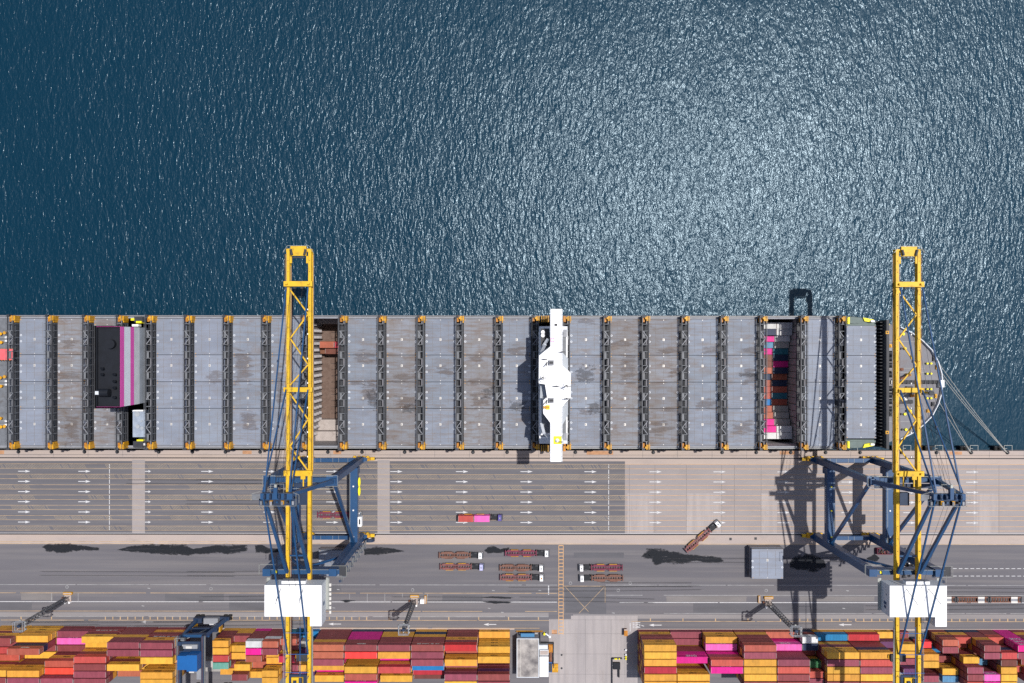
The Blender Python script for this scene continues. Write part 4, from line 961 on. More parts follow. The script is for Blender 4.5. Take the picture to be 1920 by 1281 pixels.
def parse(s_):
    out = []
    for ch in s_:
        if ch in 'tl' and out: out[-1] = (out[-1][0], ch.upper() if ch == 'l' else 'long')
        else: out.append((ch, None))
    return out[:6]
Y0 = -(1180 - 640.5)/4.7; PITCH = 2.78
cands = []; hidden = []
for bi, (bn, X0, Lc, rows) in enumerate(YARD):
    st = [parse(r) for r in rows]
    pxc = 960 + (X0+Lc/2)*4.9
    dy = max(0, (1 - pxc/600))*6.5/4.9
    for ri, tiers in enumerate(st):
        yn = Y0 + dy - ri*PITCH
        hprev = len(st[ri-1]) if ri else 0
        for ti, (key, mk) in enumerate(tiers):
            z = ti*CH + 0.02
            topd = ti == len(tiers)-1
            # tiers whose west or east end shows past a lower neighbour bay
            nb = []
            for dj in ((1,) if X0 < 0 else (-1,)):
                j = bi + dj
                if 0 <= j < len(YARD): nb.append(len(parse(YARD[j][3][ri])) if abs(YARD[j][1]-X0) < 20 else 0)
            vis_side = ti >= hprev; vis_end = nb and ti >= nb[0]
            s_ = 1410/(300-z-CH); pyN = 640.5 - yn*s_
            rec = (bn, ri, ti, key, mk, X0+Lc/2, yn-CWD/2, z, Lc, len(tiers))
            inframe = pyN < 1281 and 960+(X0)*s_ < 1920 and 960+(X0+Lc)*s_ > 0
            score = (100 if topd else 0) + (50 if vis_side else 0) + (10 if vis_end else 0)
            if not inframe: score = 0
            (cands if score > 0 else hidden).append((score, rec))
cands.sort(key=lambda t: -t[0])
yardc = cands[:272]; hidden += cands[272:]
print('container individuals', len(yardc), 'mass', len(hidden))
random.seed(5)
for sc_, (bn, ri, ti, key, mk, x, y, z, Lc, nt) in yardc:
    tn = ('topmost' if ti == nt-1 else TN[ti] + ' tier') if nt > 1 else 'single'
    lab = '%s container, %s, %s, %s' % (CC[key][0], tn, ROWN[ri], bn)
    if len(lab.split()) > 16: lab = lab.replace('girders', '').strip()
    mark = None
    if key == 'Y' and random.random() < 0.85: mark = 'Y'
    if key in 'Mm': mark = 'M'
    if mk == 'L': mark = 'L'
    if mk == 'long': mark = 'T'
    if Lc < 7 and mark == 'T': mark = 'L'
    nm_ = make_container(x + random.uniform(-0.06, 0.06), y + random.uniform(-0.04, 0.04), z, Lc, key, lab, 'stacked containers in the yard', mark, flip=random.random() < 0.5)
mass = MB()
for sc_, (bn, ri, ti, key, mk, x, y, z, Lc, nt) in hidden:
    mass.box(x-Lc/2, x+Lc/2, y-CWD/2, y+CWD/2, z, z+CH-0.05, CM[key])
tag(mass.build('container_mass'), 'buried lower containers inside the yard stacks', 'container stack', None, 'stuff')
# containers in the open holds
G2 = 'containers in the right open hold'
rows2 = ['WWW','NWW','MWw','bww','MQQ','XNN','XMM','ONN','NOO','ONN','OOO','OQQ','BOO','OwW','OwW','MwW','MWW','WWW','WWW']
hx0, hx1 = x0p+0.45, Rr[21]-0.4
yy0, yy1 = hy(603), hy(829)
for i, rw in enumerate(rows2[:18]):
    y = yy0 + (yy1-yy0)*(i+0.5)/18 + 0.0 + SYC
    e = min(i, 17-i); nt = {0: 4, 1: 3, 2: 2}.get(e, 1)
    if e > 2 and i in (8, 9, 10, 11, 12, 7): nt = 1
    zt = {0: 6.6, 1: 6.4, 2: 4.2, 3: 3.0}.get(e, 2.2)
    if i >= 8 and i <= 12: zt = 1.0
    for kcol, xx in ((0, hx0+4.5), (1, hx0+10.7)):
        key = rw[0] if kcol == 0 else rw[1]
        nm = 'the left column' if kcol == 0 else 'the right column'
        make_container(xx, y, zt-CH, 6.06, key, '%s container in right open hold, %s of %s from the quay' % (CC[key][0], ordn[17-i], nm), G2, None)
        mass2 = None
    b = MB(); b.box(hx0+0.05, hx0+12.3, y-SYC-1.15, y-SYC+1.15, -8, zt-CH-0.02, M['grey']); b.build('cell_stack_support', ship)
# stepped mauve cell blocks along the east wall of that hold
for i in range(19):
    y = YS1 + (YS0-YS1)*i/19
    b = MB(); b.box(Rr[21]-0.75, Rr[21]-0.15, y+0.12, y+2.4, -7.5, 14.3, M['holdgrey']); b.build('cell_guide', ship)
for (px_, py_, key, lab, zt, Lc) in ((598.5+15,647,'O','rust orange container deep in the left open hold, upper one',2.6,6.06), (640,647,'K','crimson container at the right end of the left open hold',2.6,6.06), (624,658.5,'X','brown container in the left open hold, lower one beside the orange',0.6,6.06)):
    x, y = P(px_, py_, zt); make_container(x, y, zt-CH, Lc, key, lab, 'containers in the left open hold')
b = MB(); b.box(PX(598,0), PX(645,0), PY(664,0)-SYC, PY(640,0)-SYC, -8, -2.0, M['rust']); b.build('cell_stack_support', ship)
# pink red awning with a scalloped orange edge on the aft deck
am = mat('pink_red_canvas', (0.78, 0.13, 0.15), 0.8, var=0.2, vscale=0.6); b = MB()
ax1 = PX(26, 18); ya, yb = hy(675.5), hy(655.5); b.box(ax1-14, ax1, ya, yb, 17.9, 18.05, am)
for i in range(14):
    xx = ax1-13.5+i*1.0; b.cyl(xx, ya, 17.9, 18.04, 0.28, M['orange'], 8); b.cyl(xx, yb, 17.9, 18.04, 0.28, M['orange'], 8)
for xx in (ax1-0.3, ax1-6): 
    for yy in (ya+0.3, yb-0.3): b.cyl(xx, yy, 15.9, 17.9, 0.08, M['rail_steel'], 6)
b.build('awning', ship)

# ------------------------------------------------------------------ hatch cover piles on the quay
def hatch_pile(px0, px1, py0, py1, zt, n_, label, style):
    x0, yT = P(px0, py0, zt); x1, yB = P(px1, py1, zt)
    t = thing('hatch_cover_pile', label, 'hatch covers', ((x0+x1)/2, (yT+yB)/2, 0), 0, 'hatch covers set down on the quay')
    hw, hh = (x1-x0)/2, (yT-yB)/2
    for i in range(n_):
        b = MB(); za = zt/n_*i + 0.05; zb = zt/n_*(i+1) - 0.12
        hatch_panel(b, -hw + (0.25 if i % 2 else 0), hw - (0.2 if i % 2 else 0), -hh, hh, za, zb, M['hatch'][style if i == n_-1 else 1])
        h = b.build('hatch_cover', t)
        if i == n_-1: 
            b = MB(); hatch_marks(b, -hw, hw, [hh*0.15, -hh*0.25], hh*0.2, zb); b.box(-hw+0.2, hw-0.2, hh-0.5, hh-0.15, zb, zb+0.12, M['dark']); b.build('deck_marking', h)
hatch_pile(1409, 1470, 1027, 1085.5, 5.0, 4, 'pile of grey blue hatch covers on the road left of the right crane', 2)
hatch_pile(598, 645, 1030, 1081, 3.8, 3, 'pile of grey hatch covers on the road under the left ship crane', 0)

# ------------------------------------------------------------------ ship to shore cranes
def sts_crane(c, label):
    t = thing('gantry_crane', label, 'ship crane', (c, Yr1, 0), 0, 'ship to shore gantry cranes')
    G = Yr1 - Yr2                                   # rail gauge
    LX = 11.0; ZP = 16.0; ZG = 50.0; BX = 3.6
    B = M['blue']
    for yi, yy in enumerate((0, -G)):               # legs
        for sx in (-1, 1):
            b = MB(); x = sx*LX
            b.beam((x, yy, 3.6), (x, yy, ZG), 2.4 + 0.5*yi, 2.4 + 0.4*yi, B, 1.8 + 0.8*yi, 1.8 + 0.6*yi)
            # flared gussets at the portal level
            for gx in (-1, 1):
                b.prism([(x+gx*1.16, yy-1.0), (x+gx*1.16, yy+1.0), (x+gx*2.6, yy+0.5), (x+gx*2.6, yy-0.5)], 3.62, 3.68, B)
            o = b.build('leg', t)
            if yi == 1 and sx == 1:                 # zig-zag stairs up the landside leg
                b = MB(); z = 5.0; k_ = 0
                while z < 46:
                    ya_, yb_ = (-3.4, -1.2) if k_ % 2 else (-1.2, -3.4)
                    b.beam((x+2.4, yy+ya_, z), (x+2.4, yy+yb_, z+2.6), 0.55, 0.12, M['grey'])
                    b.box(x+1.7, x+2.8, yy+yb_-0.4, yy+yb_+0.4, z+2.55, z+2.62, M['dkblue']); b.beam((x+2.7, yy-3.6, z+3.6), (x+2.7, yy-1.0, z+3.6), 0.06, 0.06, M['rail_steel'])
                    b.beam((x+2.7, yy+yb_, z+2.6), (x+2.7, yy+yb_, z+3.6), 0.06, 0.06, M['rail_steel'])
                    z += 2.9; k_ += 1
                b.build('stairway', o)
        b = MB(); b.box(-LX+1.16, LX-1.16, yy-0.75, yy+0.75, 3.7, 5.6, B)                      # sill beam
        for x in (-6.5,-4.2,0.5,2.8,6.4): b.box(x-0.04, x+0.04, yy-0.8, yy+0.8, 5.6, 5.68, M['rail_steel'])
        b.build('sill_beam', t)
        b = MB(); b.box(-LX+0.95, LX-0.95, yy-0.8, yy+0.8, ZG-4.4, ZG-2.4, B); b.build('upper_cross_beam', t)
        for sx in (-1, 1):                          # bogies
            b = MB(); x = sx*LX
            b.box(x-3.6, x+3.6, yy-0.5, yy+0.5, 2.6, 3.6, M['foot_yellow'])
            for k_ in (-2.6, -0.9, 0.9, 2.6):
                b.box(x+k_-0.7, x+k_+0.7, yy-0.75, yy+0.75, 1.2, 2.6, M['yellow'])
                b.box(x+k_-0.55, x+k_+0.3, yy+0.75, yy+1.15, 1.3, 2.2, M['yellow'])
            for k_ in (-3.0, -2.2, -1.3, -0.5, 0.5, 1.3, 2.2, 3.0): b.tube([(x+k_, yy-0.2, 0.45), (x+k_, yy+0.2, 0.45)], 0.42, M['dark'], 10)
            for k_ in (-2.6, -0.9, 0.9, 2.6): b.box(x+k_-0.6, x+k_+0.6, yy-0.45, yy+0.45, 0.45, 1.2, M['dark'])
            b.build('bogie', t)
        for sx in (-1, 1):
            b = MB(); b.box(sx*(LX+3.6), sx*(LX+5.2), yy-0.6, yy+0.6, 1.2, 2.2, M['yellow']); b.box(sx*(LX+5.2), sx*(LX+5.6), yy-0.3, yy+0.3, 1.4, 2.0, M['dark']); b.build('buffer', t)
    for sx in (-1, 1):                              # portal tie beams (run from waterside to landside leg)
        x = sx*LX
        b = MB(); b.box(x-1.5, x+1.5, -G+1.2, -1.2, ZP-1.6, ZP+1.0, B)
        for e, yy in ((1, 0), (-1, -G)):            # curved haunches
            b.prism([(x-1.5, yy-e*1.21), (x+1.5, yy-e*1.21), (x+1.5, yy-e*3.6), (x-1.5, yy-e*3.6)], ZP-3.4, ZP-1.61, B)
        tie = b.build('portal_beam', t)
        b = MB(); b.rail([(x-sx*1.0-0.2, -G+1.5, ZP+1.0), (x-sx*1.0-0.2, -1.5, ZP+1.0)], 1.0, None, 2.5, 0.03)
        b.build('walkway', tie)
        for yy in (-8, -17, -27): b = MB(); b.box(x-0.25, x+0.25, yy-0.25, yy+0.25, ZP+1.0, ZP+1.4, M['vivid_yellow'] if sx < 0 else M['white']); b.build('floodlight', tie)
        b = MB()                                    # fine lettering-like stencil row on the outer face
        rnd = random.Random(2); yy = -8.0
        while yy > -22: hh = rnd.uniform(.35,.7); b.box(x+sx*1.5, x+sx*1.52, yy, yy-0.45, ZP-0.9, ZP-0.9+hh, M['casting']); yy -= 0.75
        b.build('lettering', tie)
        if sx == 1:
            b = MB()
            for yc in (-6.4, -9.8): b.prism([(x+2.2+0.42*math.cos(q_*math.pi/8), yc+1.75*math.sin(q_*math.pi/8)) for q_ in range(16)], ZP+0.4, ZP+1.3, M['vivid_yellow'])
            b.build('life_float', tie); b = MB(); b.box(x+1.6, x+3.0, -23.2, -19.6, ZP-1.4, ZP+1.0, M['white']); b.box(x+2.0, x+2.6, -22.4, -20.4, ZP+1.0, ZP+1.05, M['dark']); b.build('electric_cabin', tie)
        b = MB(); b.beam((x, -0.6, ZG-2.2), (x, -G+1.6, ZP+1.2), 1.0, 1.0, B); b.build('diagonal_brace', t)
    # yellow boom and girder
    Yt, Yh, Ye = 77.4, 2.6, -76.0
    yw = M['yellow']
    for sx in (-1, 1):
        x = sx*BX
        b = MB(); b.box(x-0.5, x+0.5, Yh+0.15, Yt-1.2, 49.2, 51.0, yw)
        b.box(x+0.5, x+0.62, Yh+0.15, Yt-1.2, 49.2, 49.5, yw)
        b.box(x+sx*0.6, x+sx*0.75, Yh+0.5, Yt-1.5, 49.2, 49.4, yw)
        o = b.build('boom_beam', t)
        b = MB(); xo = x+sx*1.15
        b.box(x+sx*0.78, x+sx*1.05, Yh+1, Yt-2, 49.6, 49.66, M['grey'])
        b.rail([(x+sx*1.04, Yh+1, 49.66), (x+sx*1.04, Yt-2, 49.66)], 1.05, M['foot_yellow'], 2.2, 0.022)
        yy = Yh+4
        while yy < Yt-4: b.box(x-0.08, x+0.12, yy, yy+0.2, 51.0, 51.15, M['rust']); yy += 3.7
        b.build('walkway', o)
        b = MB(); b.box(x-0.52, x+0.52, Ye, Yh-0.15, 49.5, 51.4, yw); yy = -30
        o = b.build('girder_beam', t)
        b = MB(); b.box(x+sx*0.64, x+sx*1.1, Ye+1, -44, 50.6, 50.66, M['grey']); b.rail([(x+sx*1.22, Ye+1, 50.66), (x+sx*1.22, -44, 50.66)], 1.05, M['rail_steel'], 2.2, 0.03)
        yy = Ye+4
        while yy < Yh-4: b.box(x-0.12, x+0.08, yy, yy+0.22, 51.4, 51.55, M['rust']); yy += 4.1
        b.build('walkway', o)
    b = MB()                                        # tip frame
    b.box(-BX-0.6, BX+0.6, Yt-1.2, Yt-0.2, 49.2, 51.0, yw); b.box(-2.6, 2.6, Yt-2.6, Yt+0.6, 51.0, 51.6, yw)
    b.box(-3.0, -2.4, Yt-5.0, Yt-2.6, 50.2, 50.9, yw); b.box(2.4, 3.0, Yt-5.0, Yt-2.6, 50.2, 50.9, yw)
    for sx in (-1, 1): b.tube([(sx*2.5, Yt-0.5, 51.9), (sx*2.0, Yt-2.4, 51.9)], 0.42, M['dark'], 10)
    b.box(-1.9, 1.9, Yt-3.3, Yt-2.9, 50.6, 51.1, M['dark'])
    tipo = b.build('boom_tip', t)
    b = MB(); b.rail([(-3.6, Yt+0.7, 51.0), (3.6, Yt+0.7, 51.0), (5.0, Yt-1.5, 51.0)], 1.05, M['rail_steel'], 1.2, 0.03); b.rail([(-3.6, Yt+0.7, 51.0), (-5.0, Yt-1.5, 51.0)], 1.05, M['rail_steel'], 1.2, 0.03); b.build('railing', tipo)
    for yc, ww in ((65.5, 0.85), (30.6, 0.75), (Yh+0.4, 0.85)):      # boom cross beams
        b = MB(); b.box(-BX-1.1, BX+1.1, yc-ww, yc+ww, 51.02, 52.2, yw)
        for sx in (-1, 1): b.box(sx*BX-0.35, sx*BX+0.35, yc-0.3, yc+0.3, 52.2, 53.0, yw)
        b.box(-1.6, -0.8, yc-ww-0.7, yc-ww, 51.2, 51.8, M['dark']); b.box(0.8, 1.6, yc-ww-0.7, yc-ww, 51.2, 51.8, M['dark'])
        b.build('cross_beam', t)
    b = MB()
    for x in (-1.8, 1.7): b.box(x-0.18, x+0.18, Yh-4.0, Yh-0.5, 51.2, 51.6, yw)
    b.box(0.9, 2.4, Yh-1.6, Yh-0.5, 51.2, 51.9, yw); b.build('hinge_latch', t)
    nodes_y = [(63.6,-1),(55.6,1),(47.5,-1),(38.8,1),(32.0,-1)]
    nodes_y2 = [(29.2,-1),(20.6,1),(11.7,-1),(3.6,1)]
    for seq in (nodes_y, nodes_y2):
        for (ya, sa), (yb, sb) in zip(seq[:-1], seq[1:]):
            b = MB(); b.beam((sa*(BX-0.6), ya, 50.4), (sb*(BX-0.6), yb, 50.4), 0.42, 0.42, yw); b.build('zigzag_brace', t)
    for i in range(9):                              # floodlights hanging inside the east boom beam
        b = MB(); yy = 8 + i*8.2; b.box(BX-1.45, BX-0.95, yy-0.25, yy+0.25, 48.2, 48.7, M['white']); b.build('floodlight', t)
    # festoon rail inside
    b = MB(); b.box(-BX+1.0, -BX+1.12, Ye, Yt-6, 50.4, 50.55, M['rust']); b.box(-BX+0.8, -BX+0.86, Ye, Yt-6, 50.4, 50.5, M['casting']); b.build('festoon_rail', t)
    # dark machinery between the beams at the waterside legs
    b = MB()
    b.box(-BX+1.2, BX-1.2, -8.5, -4.2, 45.8, 47.2, M['dkblue']); b.box(-LX+1.2, LX-1.2, -2.4, -1.0, ZG-2.0, ZG-1.7, M['dkblue']); b.rail([(-LX, -2.6, ZG-1.5), (LX, -2.6, ZG-1.5)], 1.05, None, 1.5, 0.03); b.rail([(-LX, 1.6, ZG-1.5), (LX, 1.6, ZG-1.5)], 1.05, None, 1.5, 0.03)
    b.box(-LX-1.5, -LX+2.5, -1.5, 1.8, ZG-1.55, ZG-1.45, M['blue']); b.box(LX-2.5, LX+1.5, -1.8, 1.8, ZG-1.55, ZG-1.45, M['blue'])
    b.rail([(LX-2.5,-1.8,ZG-1.4),(LX+1.5,-1.8,ZG-1.4),(LX+1.5,1.8,ZG-1.4),(LX-2.5,1.8,ZG-1.4)],1.05,None,1.2,0.022)
    b.rail([(-LX+2.5,-1.8,ZG-1.4),(-LX-1.5,-1.8,ZG-1.4),(-LX-1.5,1.8,ZG-1.4),(-LX+2.5,1.8,ZG-1.4)],1.05,None,1.2,0.022)
    b.build('service_platform', t)
    # A-frame
    ZA, AX = 73.5, 4.0
    for sx in (-1, 1):
        b = MB(); b.beam((sx*LX, 0, ZG-0.2), (sx*AX, 0.4, ZA), 1.35, 1.35, B, 1.0, 1.0); b.build('frame_leg', t)
        b = MB(); b.beam((sx*BX, -G+0.6, 51.6), (sx*AX, -0.2, ZA), 1.0, 1.0, B, 0.85, 0.85); b.build('backstay', t)
        b = MB(); b.beam((sx*(BX-0.2), -56.6, 52.0), (sx*AX, 0.0, ZA+0.8), 0.42, 0.45, B)
        b.beam((sx*BX-0.3, -33, 56.9), (sx*BX+sx*0.1, -36.0, 64.6 if False else 63.8), 0.12, 0.12, M['dark']); b.build('rear_stay', t)
        for yb_, rr in ((64.2, 0.40), (30.6, 0.40)):
            b = MB(); b.beam((sx*BX, yb_, 53.0), (sx*(AX-0.3 if yb_ > 40 else AX+0.2), 1.2, ZA+0.6), rr, rr, B)
            k_ = 0.38; p_ = Vector((sx*BX, yb_, 53.0)).lerp(Vector((sx*AX, 1.2, ZA+0.6)), k_); b.box(p_.x-0.3, p_.x+0.3, p_.y-0.4, p_.y+0.4, p_.z-0.3, p_.z+0.3, M['dkblue']); b.build('forestay', t)
    b = MB()
    for i, x in enumerate((-2.4,-1.6,-0.8,0.8,1.6,2.4)): b.tube([(x, 30.0 if i % 2 else 64.5, 52.4), (x*0.6, 0.5, ZA+0.9)], 0.045, M['dark'], 4)
    for x in (-1.0, 1.0): b.tube([(x, -33, 57.4), (x*0.6, 0.0, ZA+0.9)], 0.045, M['dark'], 4)
    b.build('hoist_rope', t)
    ap = MB(); ap.box(-AX-0.8, AX+0.8, -0.9, 0.9, ZA-0.2, ZA+1.2, B); ap = ap.build('apex_beam', t)
    b = MB()
    for x in (-3.2, -1.5, 1.2, 2.9): b.tube([(x-0.25, 0.1, ZA+1.7), (x+0.25, 0.1, ZA+1.7)], 0.85, M['dkblue'], 14)
    b.box(-0.5, 0.6, -0.5, 2.9, ZA+1.2, ZA+2.4, B); b.box(-0.3, 0.4, 2.9, 3.8, ZA+1.6, ZA+2.2, M['rail_steel']); b.build('sheave', ap)
    b = MB()
    b.box(-AX-1.7, AX+1.7, -3.0, -0.95, ZA-0.5, ZA-0.42, M['dkblue']); b.box(-AX-3.8, -AX-0.9, -1.4, 0.4, ZA-0.5, ZA-0.42, M['grey'])
    for i in range(7): b.box(-AX-1.2+i*1.6, -AX-0.6+i*1.6, -2.7+0.5*(i%2), -1.6, ZA-0.42, ZA+0.3+0.3*(i%3), M[('grey','dark','midgrey','blue')[i%4]])
    for pts in ([(-AX-1.7,-3.0),(AX+1.7,-3.0),(AX+1.7,0.9)], [(-AX-3.8,-1.4),(-AX-3.8,0.6),(-AX-1.0,1.4)], [(-2.0,1.0),(-2.0,3.6),(2.0,3.6),(2.0,1.0)], [(AX+0.9,1.0),(AX+2.6,0.4),(AX+2.6,-2.0)]):
        b.rail([(x_, y_, ZA-0.42) for x_, y_ in pts], 1.05, None, 1.0, 0.022)
    b.box(-2.2, -1.4, -2.6, -1.4, ZA-0.4, ZA+0.5, M['foot_yellow']); b.box(1.2, 2.0, -2.6, -1.4, ZA-0.4, ZA+0.5, M['foot_yellow']); b.build('apex_platform', ap)
    # machinery between legs in mid-height : cross frame ladder
    b = MB(); b.beam((-LX+0.7, -G, 30), (0, -G, ZG-4.6), 0.8, 0.8, B); b.beam((LX-0.7, -G, 30), (0, -G, ZG-4.6), 0.8, 0.8, B); b.build('cross_brace', t)
    b = MB(); b.beam((-BX, -24.5, 50.5), (BX, -24.5, 50.5), 0.5, 0.5, B); b.build('girder_tie', t)
    # machinery house
    zr = 57.3; hs = MB(); hs.prism([(-9.2,-32.2),(9.2,-32.2),(9.2,-45.4),(5.5,-45.4),(5.5,-42.3),(-9.2,-42.3)], 51.6, zr, M['offwhite'], M['white']); hs = hs.build('machinery_house', t)
    b = MB()
    for i in range(1, 9): xx = -9.2+i*2.045; b.box(xx-0.03, xx+0.03, -42.2, -32.3, zr, zr+0.02, M['offwhite'])
    b.box(-0.15, 0.15, -42.2, -32.3, zr+0.021, zr+0.05, M['white']); b.build('roof_seam', hs)
    b = MB(); b.box(-3.8, 3.9, -31.9, -30.9, 55.0, 57.0, M['white']); b.box(-3.8, 3.9, -30.9, -30.75, 55.0, 57.2, M['midgrey']); b.build('ventilation_duct', hs)
    b = MB(); b.box(-9.23, -9.205, -39.2, -38.2, 53.4, 55.2, M['blue']); b.box(-9.23, -9.205, -40.4, -39.5, 53.6, 55.0, M['blue']); b.box(-9.23, -9.205, -36.0, -35.5, 54.8, 55.3, M['blue'])
    b.box(9.205, 9.23, -39.6, -38.4, 53.4, 55.2, M['blue']); b.build('lettering', hs)
    for sx in (-1, 1):
        b = MB(); b.box(sx*9.22, sx*10.3, -42.0, -31.5, 51.55, 51.63, M['rail_steel']); b.rail([(sx*10.25, -42, 51.63), (sx*10.25, -31.5, 51.63)], 1.05, None, 1.5, 0.022); b.build('house_walkway', hs)
    for i in range(7): b = MB(); b.box(10.3, 10.9, -34.5-i*1.5, -33.5-i*1.5, 50.8, 51.5, M['casting']); b.build('air_conditioner', hs)
    b = MB(); b.box(-LX-1.0, LX+2.0, -G-0.85, -G+0.85, ZG-2.35, ZG-1.1, B); b.box(-8.4, -7.7, -G-0.4, -G+0.4, ZG-1.1, ZG-0.8, M['vivid_yellow'])
    b.rail([(-LX-1, -G+0.9, ZG-1.1), (LX+2, -G+0.9, ZG-1.1)], 1.05, None, 1.6, 0.022); b.rail([(-LX-2.5,-G-0.8,ZG-1.1),(-LX-2.5,-G+2.6,ZG-1.1),(-LX+3,-G+2.6,ZG-1.1)],1.0,None,1.5,0.03)
    b.rail([(LX-3,-G+2.2,ZG-1.1),(LX+4.5,-G+2.2,ZG-1.1),(LX+4.5,-G-1.5,ZG-1.1),(LX+1,-G-1.5,ZG-1.1)],1.0,None,1.2,0.022); b.box(LX+1.9, LX+4.4, -G-1.4, -G+2.0, ZG-1.3, ZG-1.2, M['dark'])
    b.build('rear_platform', t)
    # trolley with cab, parked far back
    tr = MB(); yy = -66.0
    tr.box(-BX+0.8, BX-0.8, yy-2.6, yy+2.6, 51.45, 52.0, M['dkblue']); tr.box(-1.9, 1.9, yy-1.6, yy+1.9, 52.0, 52.6, M['yellow']); tr.box(-1.2, -0.2, yy-1.5, yy+1.0, 52.4, 53.2, M['dkblue']); tr.box(0.6, 1.8, yy-1.8, yy+1.8, 52.4, 53.0, M['dark']); tr = tr.build('trolley', t)
    b = MB(); b.box(0.4, 2.6, yy-5.4, yy-2.8, 46.6, 49.2, M['offwhite']); b.box(0.5, 2.5, yy-5.45, yy-5.4, 46.9, 48.9, M['glass']); b.build('operator_cab', tr)
    b = MB(); b.box(-2.5, 2.5, yy+4.0, yy+6.4, 44.0, 45.0, M['dark']); b.box(-3.0, 3.0, yy+4.6, yy+5.8, 43.2, 44.0, M['foot_yellow'])
    for x in (-1.8, 1.8): b.tube([(x, yy+5.2, 45), (x, yy+1.5, 51.5)], 0.05, M['dark'], 4)
    b.build('spreader', tr)
    b = MB()
    for sx in (-1, 1):
        for y_ in (-52, -58, -64, -70): b.beam((sx*BX, y_, 51.4), (sx*BX, y_, 54.0), 0.12, 0.12, M['rtgblue']); 
    for y_ in (-49.0, -56.0, -62.0): b.beam((-BX-0.5, y_, 53.6), (BX+0.5, y_, 53.6), 0.14, 0.14, M['rtgblue'])
    b.beam((1.2, -47, 53.4), (1.2, -75, 53.4), 0.14, 0.14, M['rtgblue']); b.build('service_frame', t)
    b = MB(); b.tube([(LX+3.4, -G-0.9, 2.6), (LX+3.4, -G-2.1, 2.6)], 2.0, M['dkblue'], 18); b.tube([(LX+3.4, -G-0.7, 2.6), (LX+3.4, -G-2.3, 2.6)], 0.7, M['casting'], 12); b.build('cable_reel', t)
    return t
CXL, CXR = -70.6, 131.2
sts_crane(CXL, 'left blue and yellow ship crane reaching over the half open hold')
sts_crane(CXR, 'right blue and yellow ship crane reaching over the ship bow')

# ------------------------------------------------------------------ trucks
def make_truck(name, px, py, rz, tray, cabm, label, Lt=12.4, flipx=False, cab2=None, load=None, cat='truck'):
    x, y = P(px, py, 1.2); t = thing('container_truck', label, cat, (x, y, 0), rz, 'terminal trucks parked on the quay')
    # local +x = driving direction; chassis centre at origin
    tm = M['tray'][tray]; hl = Lt/2
    b = MB()
    for s_ in (-1, 1): b.box(-hl, hl, s_*0.42, s_*0.72, 1.05, 1.40, tm)
    n_ = 13
    for i in range(n_): xx = -hl+0.2+(Lt-0.5)*i/(n_-1); b.box(xx-0.12, xx+0.12, -0.42, 0.42, 1.10, 1.32, tm)
    for xa, xb in ((-hl+0.8, -0.8), (0.8, hl-0.9)):
        for s_ in (-1, 1): b.box(xa, xb, s_*0.73, s_*1.22, 1.28, 1.42, tm)
    b.box(-hl-0.1, -hl+0.15, -1.25, 1.25, 1.0, 1.7, tm); b.box(hl-0.15, hl+0.1, -1.22, 1.22, 1.0, 1.65, tm)
    for xx in (-hl+1.2, -hl+2.6, -0.5, 0.5): b.box(xx-0.08, xx+0.08, -1.2, 1.2, 1.0, 1.46, tm)
    tro = b.build('chassis', t)
    b = MB()
    for xa in (-hl+2.2, hl-5.2):
        for s_ in (-1, 1): b.box(xa, xa+3.0, s_*1.23, s_*1.38, 1.0, 1.72, M['foot_yellow'] if tray != 0 else tm)
    b.build('container_guide', tro)
    for xx in (-hl+1.5, -hl+2.7, hl+0.2, hl+4.3):
        for s_ in (-1, 1): b = MB(); b.tube([(xx, s_*0.75, 0.5), (xx, s_*1.2, 0.5)], 0.5, M['rubber'], 12); b.tube([(xx, s_*1.2, 0.5), (xx, s_*1.23, 0.5)], 0.24, M['casting'], 10); b.build('wheel', t)
    b = MB(); b.box(hl-0.6, hl+4.6, -0.5, 0.5, 0.55, 0.95, M['black']); b.box(hl+0.7, hl+3.0, -1.1, 1.1, 0.95, 1.15, M['black']); b.cyl(hl+0.3, 0, 0.95, 1.12, 0.55, M['dark'], 12)
    b.box(hl+1.6, hl+2.7, 0.6, 1.15, 1.15, 1.7, M['dark']); b.cyl(hl+2.7, -0.9, 1.15, 2.7, 0.09, M['dark'], 8); b.build('tractor_frame', t)
    b = MB(); cx0, cx1 = hl+3.2, hl+4.9
    b.hexa([(cx0,-1.2,0.9),(cx1,-1.2,0.9),(cx1,1.2,0.9),(cx0,1.2,0.9),(cx0+0.1,-1.12,2.75),(cx1-0.35,-1.12,2.75),(cx1-0.35,1.12,2.75),(cx0+0.1,1.12,2.75)], cabm)
    b.box(cx0+0.5, cx0+1.0, -0.35, 0.35, 2.75, 2.9, cab2 or M['midgrey']); cab = b.build('cab', t)
    b = MB(); b.quad([(cx1-0.03,-1.05,1.5),(cx1-0.03,1.05,1.5),(cx1-0.33,1.0,2.6),(cx1-0.33,-1.0,2.6)], M['glass'])
    b.box(cx1-0.02, cx1+0.25, -1.15, 1.15, 0.45, 0.9, M['dark']); b.build('windscreen', cab)
    for s_ in (-1, 1): b = MB(); b.beam((cx1-0.4, s_*1.15, 2.3), (cx1-0.15, s_*1.5, 2.3), 0.08, 0.3, M['dark']); b.build('mirror', cab)
    return t
truck_c = 'terminal truck'
make_truck('t', 853-0, 1041.0, 0, 0, M['white'], 'white cab truck with brown empty chassis, upper of the leftmost pair')
make_truck('t', 855, 1062.5, 0, 1, M['lilaccab'], 'pale lilac cab truck with rose empty chassis, lower of the leftmost pair')
make_truck('t', 977, 1037, 0, 2, M['white'], 'truck with dark purple red empty chassis and yellow guides facing right')
make_truck('t', 967, 1064.5, 0, 0, M['white'], 'white cab truck with brown chassis between the purple truck and the shortest one')
make_truck('t', 967.5, 1082.5, 0, 1, M['white'], 'white cab truck with rose chassis and yellow guides, lowest of middle group', cab2=M['orange'])
